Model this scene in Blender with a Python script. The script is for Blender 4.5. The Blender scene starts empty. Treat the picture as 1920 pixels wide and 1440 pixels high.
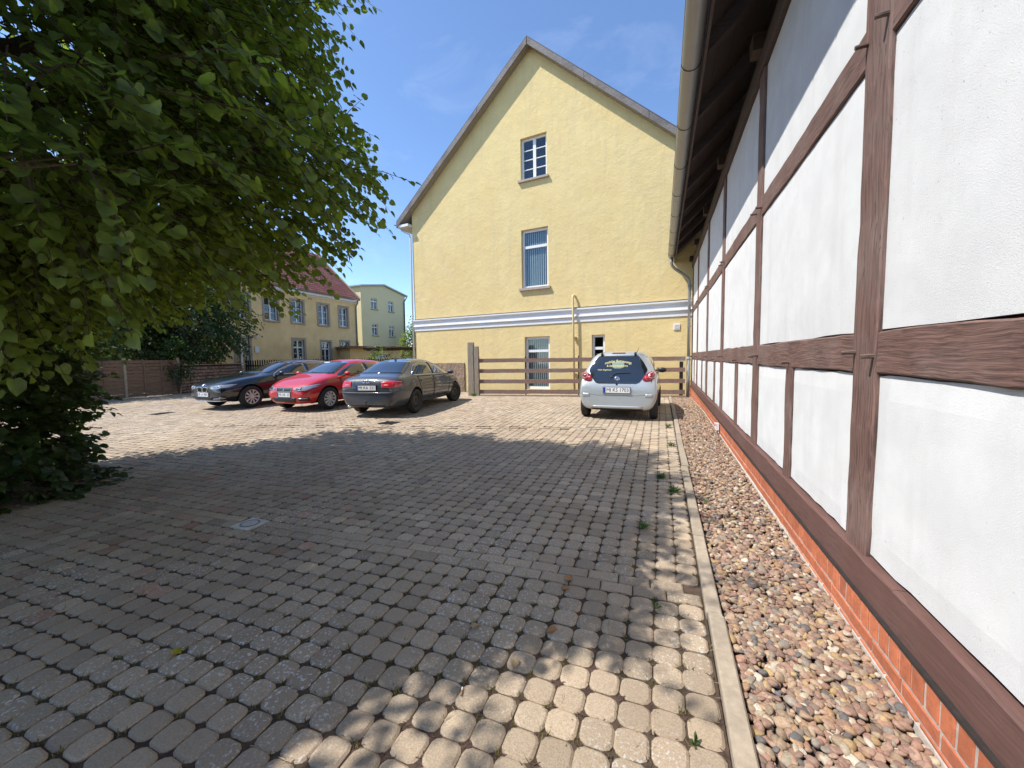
import bpy, math, random
import numpy as np
from mathutils import Vector, Matrix
from mathutils.bvhtree import BVHTree

R = random.Random(7)
NR = np.random.RandomState(11)
scn = bpy.context.scene
C = scn.collection
PI = math.pi

# ------------------------------------------------------------------ camera, sky, sun, exposure
CAM_H = 1.55
YAW, PITCH, ROLL = math.radians(21.2), math.radians(3.75), 0.014
fw = Vector((-math.sin(YAW) * math.cos(PITCH), math.cos(YAW) * math.cos(PITCH), -math.sin(PITCH)))
rt0 = Vector((math.cos(YAW), math.sin(YAW), 0))
up0 = rt0.cross(fw)
rt = rt0 * math.cos(ROLL) - up0 * math.sin(ROLL)
up = up0 * math.cos(ROLL) + rt0 * math.sin(ROLL)
cd = bpy.data.cameras.new('camera')
cam = bpy.data.objects.new('camera', cd)
C.objects.link(cam)
cd.sensor_width = 36.0
cd.lens = 721.0 / 1920.0 * 36.0
cd.clip_start = 0.05
cd.clip_end = 900.0
m = Matrix((rt, up, -fw)).transposed().to_4x4()
m.translation = (0, 0, CAM_H)
cam.matrix_world = m
scn.camera = cam

SUN = Vector((0.48, 0.285, -0.83)).normalized()          # direction the light travels
sun_el = math.asin(-SUN.z)
sun_az = math.atan2(-SUN.x, -SUN.y)                      # clockwise from +Y
w = bpy.data.worlds.new('World')
scn.world = w
w.use_nodes = True
nt = w.node_tree
bg = nt.nodes['Background']
sky = nt.nodes.new('ShaderNodeTexSky')
sky.sky_type = 'NISHITA'
sky.sun_disc = False
sky.sun_elevation = sun_el
sky.sun_rotation = sun_az
sky.altitude = 1200
sky.air_density = 1.0
sky.dust_density = 0.2
sky.ozone_density = 5.0
# faint high cirrus wisps over the blue
tc = nt.nodes.new('ShaderNodeTexCoord')
mpw = nt.nodes.new('ShaderNodeMapping'); mpw.inputs['Scale'].default_value = (2.2, 5.5, 7.0); mpw.inputs['Rotation'].default_value = (0.3, 0.5, 0.6)
nt.links.new(tc.outputs['Generated'], mpw.inputs['Vector'])
nzw = nt.nodes.new('ShaderNodeTexNoise'); nzw.inputs['Scale'].default_value = 1.6; nzw.inputs['Detail'].default_value = 8; nzw.inputs['Roughness'].default_value = 0.62
nzw.inputs['Distortion'].default_value = 0.7
nt.links.new(mpw.outputs['Vector'], nzw.inputs['Vector'])
mrw = nt.nodes.new('ShaderNodeMapRange'); mrw.inputs['From Min'].default_value = 0.52; mrw.inputs['From Max'].default_value = 0.85; mrw.inputs['To Max'].default_value = 0.12
nt.links.new(nzw.outputs['Fac'], mrw.inputs['Value'])
mxw = nt.nodes.new('ShaderNodeMix'); mxw.data_type = 'RGBA'; mxw.inputs['B'].default_value = (5.2, 5.6, 6.2, 1)
nt.links.new(mrw.outputs['Result'], mxw.inputs['Factor']); nt.links.new(sky.outputs['Color'], mxw.inputs['A'])
nt.links.new(mxw.outputs['Result'], bg.inputs['Color'])
bg.inputs['Strength'].default_value = 0.143
sd = bpy.data.lights.new('sun', 'SUN')
sd.energy = 3.3
sd.angle = math.radians(0.5)
sd.color = (1.0, 0.97, 0.925)
so = bpy.data.objects.new('sun', sd)
C.objects.link(so)
so.rotation_euler = SUN.to_track_quat('-Z', 'Y').to_euler()
so.location = (-20, -12, 40)
scn.view_settings.view_transform = 'Standard'
scn.view_settings.look = 'None'
scn.view_settings.gamma = 1.0
scn.view_settings.exposure = 0.92
scn.view_settings.use_curve_mapping = False
scn.cycles.max_bounces = 8
scn.cycles.transparent_max_bounces = 12
scn.cycles.caustics_reflective = False
scn.cycles.caustics_refractive = False

# ------------------------------------------------------------------ mesh helpers
ORG = {}

def tag(o, label=None, cat=None, group=None, kind=None):
    if label: o['label'] = label
    if cat: o['category'] = cat
    if group: o['group'] = group
    if kind: o['kind'] = kind
    return o

def empty(name, loc=(0, 0, 0), rz=0.0, local=False):
    o = bpy.data.objects.new(name, None)
    C.objects.link(o)
    o.location = loc
    o.rotation_euler = (0, 0, rz)
    o.empty_display_size = 0.2
    ORG[o.name] = (0, 0, 0) if (local or rz) else tuple(loc)
    return o

def org_of(o):
    while o is not None:
        if o.name in ORG: return ORG[o.name]
        o = o.parent
    return (0, 0, 0)

def mesh_obj(name, verts, faces, mats, parent=None, smooth=False, mi=None, sub=True):
    me = bpy.data.meshes.new(name)
    if parent is not None and sub:
        ox, oy, oz = org_of(parent)
        if ox or oy or oz:
            verts = [(v[0] - ox, v[1] - oy, v[2] - oz) for v in verts]
    me.from_pydata([tuple(v) for v in verts], [], faces)
    if not isinstance(mats, (list, tuple)): mats = [mats]
    for a in mats: me.materials.append(a)
    if mi: me.polygons.foreach_set('material_index', mi)
    if smooth: me.polygons.foreach_set('use_smooth', [True] * len(me.polygons))
    me.update()
    o = bpy.data.objects.new(name, me)
    C.objects.link(o)
    if parent is not None: o.parent = parent
    return o

def inst(name, me, parent, loc=(0, 0, 0), rot=(0, 0, 0), scale=(1, 1, 1), sub=True):
    o = bpy.data.objects.new(name, me)
    C.objects.link(o)
    o.parent = parent
    if parent is not None and sub:
        ox, oy, oz = org_of(parent)
        loc = (loc[0] - ox, loc[1] - oy, loc[2] - oz)
    o.location = loc
    o.rotation_euler = rot
    o.scale = scale
    return o

class MB:
    def __init__(s):
        s.v = []; s.f = []; s.m = []; s.mi = 0
    def add(s, vs, fs):
        k = len(s.v)
        s.v += [tuple(a) for a in vs]
        for f in fs:
            s.f.append(tuple(i + k for i in f)); s.m.append(s.mi)
    def quad(s, a, b, c, d): s.add([a, b, c, d], [(0, 1, 2, 3)])
    def box(s, x0, x1, y0, y1, z0, z1, j=0.0):
        vs = [(x, y, z) for z in (z0, z1) for y in (y0, y1) for x in (x0, x1)]
        if j: vs = [tuple(c + R.uniform(-j, j) for c in v) for v in vs]
        s.add(vs, [(0, 2, 3, 1), (4, 5, 7, 6), (0, 1, 5, 4), (2, 6, 7, 3), (0, 4, 6, 2), (1, 3, 7, 5)])
    def obox(s, c, ax, ay, az):
        c, ax, ay, az = Vector(c), Vector(ax) / 2, Vector(ay) / 2, Vector(az) / 2
        vs = [c + ax * i + ay * j + az * k for k in (-1, 1) for j in (-1, 1) for i in (-1, 1)]
        s.add(vs, [(0, 2, 3, 1), (4, 5, 7, 6), (0, 1, 5, 4), (2, 6, 7, 3), (0, 4, 6, 2), (1, 3, 7, 5)])
    def beam(s, a, b, wdt, hgt, upv=(0, 0, 1)):
        a, b = Vector(a), Vector(b)
        d = b - a; u = Vector(upv)
        side = d.cross(u).normalized(); u = side.cross(d).normalized()
        s.obox((a + b) / 2, d, side * wdt, u * hgt)
    def tube(s, pts, r, n=8, cap=True):
        pts = [Vector(p) for p in pts]
        rr = r if isinstance(r, (list, tuple)) else [r] * len(pts)
        rings = []
        prev = None
        for i, p in enumerate(pts):
            d = (pts[min(i + 1, len(pts) - 1)] - pts[max(i - 1, 0)]).normalized()
            if prev is None:
                a = Vector((0, 0, 1)) if abs(d.z) < 0.9 else Vector((1, 0, 0))
                prev = d.cross(a).normalized()
            else:
                prev = (prev - d * prev.dot(d)).normalized()
            q = d.cross(prev)
            rings.append([p + (prev * math.cos(2 * PI * k / n) + q * math.sin(2 * PI * k / n)) * rr[i] for k in range(n)])
        vs = [v for rg in rings for v in rg]
        fs = []
        for i in range(len(pts) - 1):
            for k in range(n):
                a = i * n + k; b = i * n + (k + 1) % n
                fs.append((a, b, b + n, a + n))
        if cap:
            fs.append(tuple(range(n))[::-1]); fs.append(tuple((len(pts) - 1) * n + k for k in range(n)))
        s.add(vs, fs)
    def lathe(s, prof, n, c=(0, 0, 0), axis='y'):
        # prof: list of (r, h); closed ring if last equals first
        vs = []; fs = []
        for (r, h) in prof:
            for k in range(n):
                a = 2 * PI * k / n
                if axis == 'y': vs.append((c[0] + r * math.cos(a), c[1] + h, c[2] + r * math.sin(a)))
                else: vs.append((c[0] + r * math.cos(a), c[1] + r * math.sin(a), c[2] + h))
        for i in range(len(prof) - 1):
            for k in range(n):
                a = i * n + k; b = i * n + (k + 1) % n
                fs.append((a, b, b + n, a + n))
        s.add(vs, fs)
    def grid(s, P):
        n, k = len(P), len(P[0])
        vs = [p for row in P for p in row]
        s.add(vs, [(i * k + j, i * k + j + 1, (i + 1) * k + j + 1, (i + 1) * k + j) for i in range(n - 1) for j in range(k - 1)])
    def build(s, name, mats, parent=None, smooth=False):
        return mesh_obj(name, s.v, s.f, mats, parent, smooth, s.m if isinstance(mats, (list, tuple)) and len(mats) > 1 else None)

def text_mesh(txt, size, extrude=0.0015):
    cu = bpy.data.curves.new('txt', 'FONT')
    cu.body = txt; cu.size = size; cu.extrude = extrude
    cu.align_x = 'CENTER'; cu.align_y = 'CENTER'; cu.resolution_u = 3
    o = bpy.data.objects.new('txt', cu)
    C.objects.link(o)
    dg = bpy.context.evaluated_depsgraph_get()
    me = bpy.data.meshes.new_from_object(o.evaluated_get(dg))
    bpy.data.objects.remove(o)
    bpy.data.curves.remove(cu)
    vs = [tuple(v.co) for v in me.vertices]; fs = [tuple(p.vertices) for p in me.polygons]
    bpy.data.meshes.remove(me)
    return vs, fs

# ------------------------------------------------------------------ materials
def new_mat(name):
    a = bpy.data.materials.new(name); a.use_nodes = True
    t = a.node_tree
    return a, t, t.nodes['Principled BSDF'], t.nodes, t.links

def lerpc(c, k): return tuple(min(1.0, x * k) for x in c) + (1,)

def M(name, base, rough=0.8, var=0.15, vs=2.0, st=(1, 1, 1), bump=0.0, bs=60.0, bst=None, metal=0.0, coat=0.0, spec=0.5,
      blot=0.0, bls=0.6, blc=None, speck=None, attr=None, det=6.0, rand=0.0, bdist=0.01, streak=None):
    """principled with world-position noise: fine variation, large blotches, specks, bump"""
    a, t, p, N, L = new_mat(name)
    geo = N.new('ShaderNodeNewGeometry')
    mp = N.new('ShaderNodeMapping'); mp.inputs['Scale'].default_value = st
    L.new(geo.outputs['Position'], mp.inputs['Vector'])
    n1 = N.new('ShaderNodeTexNoise'); n1.inputs['Scale'].default_value = vs; n1.inputs['Detail'].default_value = det
    n1.inputs['Roughness'].default_value = 0.65
    L.new(mp.outputs['Vector'], n1.inputs['Vector'])
    r1 = N.new('ShaderNodeValToRGB')
    r1.color_ramp.elements[0].position = 0.3; r1.color_ramp.elements[1].position = 0.7
    r1.color_ramp.elements[0].color = lerpc(base, 1 - var); r1.color_ramp.elements[1].color = lerpc(base, 1 + var)
    L.new(n1.outputs['Fac'], r1.inputs['Fac'])
    col = r1.outputs['Color']
    if attr:
        at = N.new('ShaderNodeAttribute'); at.attribute_name = attr
        mx = N.new('ShaderNodeMix'); mx.data_type = 'RGBA'; mx.blend_type = 'MULTIPLY'; mx.inputs['Factor'].default_value = 1
        L.new(col, mx.inputs['A']); L.new(at.outputs['Color'], mx.inputs['B']); col = mx.outputs['Result']
    if rand:
        oi = N.new('ShaderNodeObjectInfo')
        mr = N.new('ShaderNodeMapRange'); mr.inputs['To Min'].default_value = 1 - rand; mr.inputs['To Max'].default_value = 1 + rand
        L.new(oi.outputs['Random'], mr.inputs['Value'])
        mx = N.new('ShaderNodeMix'); mx.data_type = 'RGBA'; mx.blend_type = 'MULTIPLY'; mx.inputs['Factor'].default_value = 1
        L.new(col, mx.inputs['A']); L.new(mr.outputs['Result'], mx.inputs['B']); col = mx.outputs['Result']
    if blot:
        n2 = N.new('ShaderNodeTexNoise'); n2.inputs['Scale'].default_value = bls; n2.inputs['Detail'].default_value = 5
        L.new(geo.outputs['Position'], n2.inputs['Vector'])
        mr = N.new('ShaderNodeMapRange'); mr.inputs['From Min'].default_value = 0.42; mr.inputs['From Max'].default_value = 0.68
        mr.inputs['To Max'].default_value = blot
        L.new(n2.outputs['Fac'], mr.inputs['Value'])
        mx = N.new('ShaderNodeMix'); mx.data_type = 'RGBA'
        L.new(mr.outputs['Result'], mx.inputs['Factor']); L.new(col, mx.inputs['A'])
        mx.inputs['B'].default_value = tuple(blc) + (1,) if blc else lerpc(base, 0.5)
        col = mx.outputs['Result']
    if streak:  # vertical run-off marks: (amount, colour, threshold)
        mps = N.new('ShaderNodeMapping'); mps.inputs['Scale'].default_value = (5.0, 5.0, 0.35)
        L.new(geo.outputs['Position'], mps.inputs['Vector'])
        ns = N.new('ShaderNodeTexNoise'); ns.inputs['Scale'].default_value = 1.0; ns.inputs['Detail'].default_value = 7; ns.inputs['Roughness'].default_value = 0.62
        L.new(mps.outputs['Vector'], ns.inputs['Vector'])
        mr = N.new('ShaderNodeMapRange'); mr.inputs['From Min'].default_value = streak[2]; mr.inputs['From Max'].default_value = streak[2] + 0.22
        mr.inputs['To Max'].default_value = streak[0]
        L.new(ns.outputs['Fac'], mr.inputs['Value'])
        mx = N.new('ShaderNodeMix'); mx.data_type = 'RGBA'
        L.new(mr.outputs['Result'], mx.inputs['Factor']); L.new(col, mx.inputs['A'])
        mx.inputs['B'].default_value = tuple(streak[1]) + (1,)
        col = mx.outputs['Result']
    if speck:   # (scale, threshold, colour, amount)
        n3 = N.new('ShaderNodeTexNoise'); n3.inputs['Scale'].default_value = speck[0]; n3.inputs['Detail'].default_value = 3
        n3.inputs['Roughness'].default_value = 0.6
        L.new(geo.outputs['Position'], n3.inputs['Vector'])
        mr = N.new('ShaderNodeMapRange'); mr.inputs['From Min'].default_value = speck[1]; mr.inputs['From Max'].default_value = speck[1] + 0.05
        mr.inputs['To Max'].default_value = speck[3]
        L.new(n3.outputs['Fac'], mr.inputs['Value'])
        fac = mr.outputs['Result']
        if len(speck) > 4:      # only in patches
            n4 = N.new('ShaderNodeTexNoise'); n4.inputs['Scale'].default_value = speck[4]; n4.inputs['Detail'].default_value = 4
            L.new(geo.outputs['Position'], n4.inputs['Vector'])
            m4 = N.new('ShaderNodeMapRange'); m4.inputs['From Min'].default_value = 0.42; m4.inputs['From Max'].default_value = 0.62
            L.new(n4.outputs['Fac'], m4.inputs['Value'])
            mm = N.new('ShaderNodeMath'); mm.operation = 'MULTIPLY'
            L.new(fac, mm.inputs[0]); L.new(m4.outputs['Result'], mm.inputs[1]); fac = mm.outputs[0]
        mx = N.new('ShaderNodeMix'); mx.data_type = 'RGBA'
        L.new(fac, mx.inputs['Factor']); L.new(col, mx.inputs['A'])
        mx.inputs['B'].default_value = tuple(speck[2]) + (1,)
        col = mx.outputs['Result']
    L.new(col, p.inputs['Base Color'])
    p.inputs['Roughness'].default_value = rough
    p.inputs['Metallic'].default_value = metal
    p.inputs['Specular IOR Level'].default_value = spec
    if coat:
        p.inputs['Coat Weight'].default_value = coat; p.inputs['Coat Roughness'].default_value = 0.04
    if bump:
        mp2 = N.new('ShaderNodeMapping'); mp2.inputs['Scale'].default_value = bst or (1, 1, 1)
        L.new(geo.outputs['Position'], mp2.inputs['Vector'])
        nb = N.new('ShaderNodeTexNoise'); nb.inputs['Scale'].default_value = bs; nb.inputs['Detail'].default_value = 5
        nb.inputs['Roughness'].default_value = 0.78
        L.new(mp2.outputs['Vector'], nb.inputs['Vector'])
        b = N.new('ShaderNodeBump'); b.inputs['Strength'].default_value = bump; b.inputs['Distance'].default_value = bdist
        L.new(nb.outputs['Fac'], b.inputs['Height'])
        L.new(b.outputs['Normal'], p.inputs['Normal'])
    return a

def leaf_mat(name, c, tr, var=0.45, rough=0.45):
    a, t, p, N, L = new_mat(name)
    N.remove(p)
    out = N['Material Output']
    geo = N.new('ShaderNodeNewGeometry')
    ri = N.new('ShaderNodeMapRange'); ri.inputs['To Min'].default_value = 1 - var; ri.inputs['To Max'].default_value = 1 + var
    nz = N.new('ShaderNodeTexNoise'); nz.inputs['Scale'].default_value = 9.0; nz.inputs['Detail'].default_value = 2
    L.new(geo.outputs['Position'], nz.inputs['Vector'])
    mr0 = N.new('ShaderNodeMapRange'); mr0.inputs['From Min'].default_value = 0.3; mr0.inputs['From Max'].default_value = 0.7
    L.new(nz.outputs['Fac'], mr0.inputs['Value'])
    L.new(mr0.outputs['Result'], ri.inputs['Value'])
    def mul(col):
        mx = N.new('ShaderNodeMix'); mx.data_type = 'RGBA'; mx.blend_type = 'MULTIPLY'; mx.inputs['Factor'].default_value = 1
        mx.inputs['A'].default_value = tuple(col) + (1,)
        L.new(ri.outputs['Result'], mx.inputs['B']); return mx.outputs['Result']
    d = N.new('ShaderNodeBsdfDiffuse'); L.new(mul(c), d.inputs['Color'])
    tl = N.new('ShaderNodeBsdfTranslucent'); L.new(mul(tr), tl.inputs['Color'])
    g = N.new('ShaderNodeBsdfGlossy'); g.inputs['Roughness'].default_value = rough
    m1 = N.new('ShaderNodeMixShader'); m1.inputs['Fac'].default_value = 0.45
    L.new(d.outputs[0], m1.inputs[1]); L.new(tl.outputs[0], m1.inputs[2])
    m2 = N.new('ShaderNodeMixShader'); m2.inputs['Fac'].default_value = 0.035
    L.new(m1.outputs[0], m2.inputs[1]); L.new(g.outputs[0], m2.inputs[2])
    L.new(m2.outputs[0], out.inputs['Surface'])
    return a

def glass_mat(name, tint=(0.6, 0.65, 0.65), clear=0.8):
    a, t, p, N, L = new_mat(name)
    N.remove(p)
    out = N['Material Output']
    tr = N.new('ShaderNodeBsdfTransparent'); tr.inputs['Color'].default_value = tuple(c * clear for c in tint) + (1,)
    g = N.new('ShaderNodeBsdfGlossy'); g.inputs['Roughness'].default_value = 0.02
    g.inputs['Color'].default_value = (0.9, 0.95, 1, 1)
    lw = N.new('ShaderNodeLayerWeight'); lw.inputs['Blend'].default_value = 0.5
    pw = N.new('ShaderNodeMath'); pw.operation = 'POWER'; pw.inputs[1].default_value = 5.0
    L.new(lw.outputs['Facing'], pw.inputs[0])
    fr = N.new('ShaderNodeMath'); fr.operation = 'MULTIPLY_ADD'; fr.inputs[1].default_value = 0.95; fr.inputs[2].default_value = 0.05
    L.new(pw.outputs[0], fr.inputs[0])
    mx = N.new('ShaderNodeMixShader')
    L.new(fr.outputs[0], mx.inputs['Fac']); L.new(tr.outputs[0], mx.inputs[1]); L.new(g.outputs[0], mx.inputs[2])
    L.new(mx.outputs[0], out.inputs['Surface'])
    return a

def paint(name, c, metal=0.0, rough=0.35, flake=0.0):
    a, t, p, N, L = new_mat(name)
    p.inputs['Base Color'].default_value = tuple(c) + (1,)
    p.inputs['Metallic'].default_value = metal
    p.inputs['Roughness'].default_value = rough
    p.inputs['Coat Weight'].default_value = 1.0
    p.inputs['Coat Roughness'].default_value = 0.05
    geo = N.new('ShaderNodeNewGeometry')
    nz = N.new('ShaderNodeTexNoise'); nz.inputs['Scale'].default_value = 3.0; nz.inputs['Detail'].default_value = 6
    L.new(geo.outputs['Position'], nz.inputs['Vector'])
    mr = N.new('ShaderNodeMapRange'); mr.inputs['To Min'].default_value = rough * 0.8; mr.inputs['To Max'].default_value = rough * 1.5
    L.new(nz.outputs['Fac'], mr.inputs['Value']); L.new(mr.outputs['Result'], p.inputs['Roughness'])
    return a

def plain(name, c, rough=0.5, metal=0.0, spec=0.5, coat=0.0):
    a, t, p, N, L = new_mat(name)
    p.inputs['Base Color'].default_value = tuple(c) + (1,)
    p.inputs['Roughness'].default_value = rough
    p.inputs['Metallic'].default_value = metal
    p.inputs['Specular IOR Level'].default_value = spec
    p.inputs['Coat Weight'].default_value = coat
    return a

def wood_mat(name, base, axis, dark=0.35, light=1.7, bump=0.8, worn=0.5, worncol=(0.31, 0.225, 0.19)):
    """aged painted oak: stretched grain along an axis, wandering, with pale worn streaks"""
    a, t, p, N, L = new_mat(name)
    geo = N.new('ShaderNodeNewGeometry')
    wob = N.new('ShaderNodeTexNoise'); wob.inputs['Scale'].default_value = 3.0; wob.inputs['Detail'].default_value = 2
    L.new(geo.outputs['Position'], wob.inputs['Vector'])
    add = N.new('ShaderNodeVectorMath'); add.operation = 'MULTIPLY_ADD'
    L.new(wob.outputs['Color'], add.inputs[0]); add.inputs[1].default_value = (0.055, 0.055, 0.055)
    L.new(geo.outputs['Position'], add.inputs[2])
    mp = N.new('ShaderNodeMapping')
    sc = [95.0, 95.0, 95.0]; sc['xyz'.index(axis)] = 3.5
    mp.inputs['Scale'].default_value = sc
    L.new(add.outputs[0], mp.inputs['Vector'])
    n1 = N.new('ShaderNodeTexNoise'); n1.inputs['Scale'].default_value = 1.0; n1.inputs['Detail'].default_value = 5
    n1.inputs['Roughness'].default_value = 0.6
    L.new(mp.outputs['Vector'], n1.inputs['Vector'])
    rp = N.new('ShaderNodeValToRGB')
    e = rp.color_ramp.elements
    e[0].position = 0.28; e[0].color = lerpc(base, dark)
    e[1].position = 0.72; e[1].color = lerpc(base, light)
    k = e.new(0.5); k.color = lerpc(base, 1.0)
    L.new(n1.outputs['Fac'], rp.inputs['Fac'])
    n2 = N.new('ShaderNodeTexNoise'); n2.inputs['Scale'].default_value = 2.2; n2.inputs['Detail'].default_value = 7
    L.new(geo.outputs['Position'], n2.inputs['Vector'])
    mr = N.new('ShaderNodeMapRange'); mr.inputs['From Min'].default_value = 0.45; mr.inputs['From Max'].default_value = 0.75
    mr.inputs['To Max'].default_value = worn
    L.new(n2.outputs['Fac'], mr.inputs['Value'])
    mx = N.new('ShaderNodeMix'); mx.data_type = 'RGBA'
    L.new(mr.outputs['Result'], mx.inputs['Factor']); L.new(rp.outputs['Color'], mx.inputs['A'])
    mx.inputs['B'].default_value = tuple(worncol) + (1,)
    # drying cracks: long, thin and dark
    mpc = N.new('ShaderNodeMapping'); s2 = [26.0, 26.0, 26.0]; s2['xyz'.index(axis)] = 1.1
    mpc.inputs['Scale'].default_value = s2
    L.new(add.outputs[0], mpc.inputs['Vector'])
    nc = N.new('ShaderNodeTexNoise'); nc.inputs['Scale'].default_value = 1.0; nc.inputs['Detail'].default_value = 3
    L.new(mpc.outputs['Vector'], nc.inputs['Vector'])
    dd = N.new('ShaderNodeMath'); dd.operation = 'SUBTRACT'; dd.inputs[1].default_value = 0.5; L.new(nc.outputs['Fac'], dd.inputs[0])
    ab = N.new('ShaderNodeMath'); ab.operation = 'ABSOLUTE'; L.new(dd.outputs[0], ab.inputs[0])
    ck = N.new('ShaderNodeMapRange'); ck.inputs['From Min'].default_value = 0.004; ck.inputs['From Max'].default_value = 0.016
    ck.inputs['To Min'].default_value = 0.8; ck.inputs['To Max'].default_value = 0.0
    L.new(ab.outputs[0], ck.inputs['Value'])
    mk = N.new('ShaderNodeMath'); mk.operation = 'MULTIPLY'; L.new(ck.outputs['Result'], mk.inputs[0]); L.new(mr.outputs['Result'], mk.inputs[1])
    m9 = N.new('ShaderNodeMath'); m9.operation = 'MULTIPLY'; m9.inputs[1].default_value = 2.6; m9.use_clamp = True; L.new(mk.outputs[0], m9.inputs[0])
    mx2 = N.new('ShaderNodeMix'); mx2.data_type = 'RGBA'
    L.new(m9.outputs[0], mx2.inputs['Factor']); L.new(mx.outputs['Result'], mx2.inputs['A']); mx2.inputs['B'].default_value = lerpc(base, 0.16)
    L.new(mx2.outputs['Result'], p.inputs['Base Color'])
    p.inputs['Roughness'].default_value = 0.75
    b = N.new('ShaderNodeBump'); b.inputs['Strength'].default_value = bump; b.inputs['Distance'].default_value = 0.006
    L.new(n1.outputs['Fac'], b.inputs['Height']); L.new(b.outputs['Normal'], p.inputs['Normal'])
    return a

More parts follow.
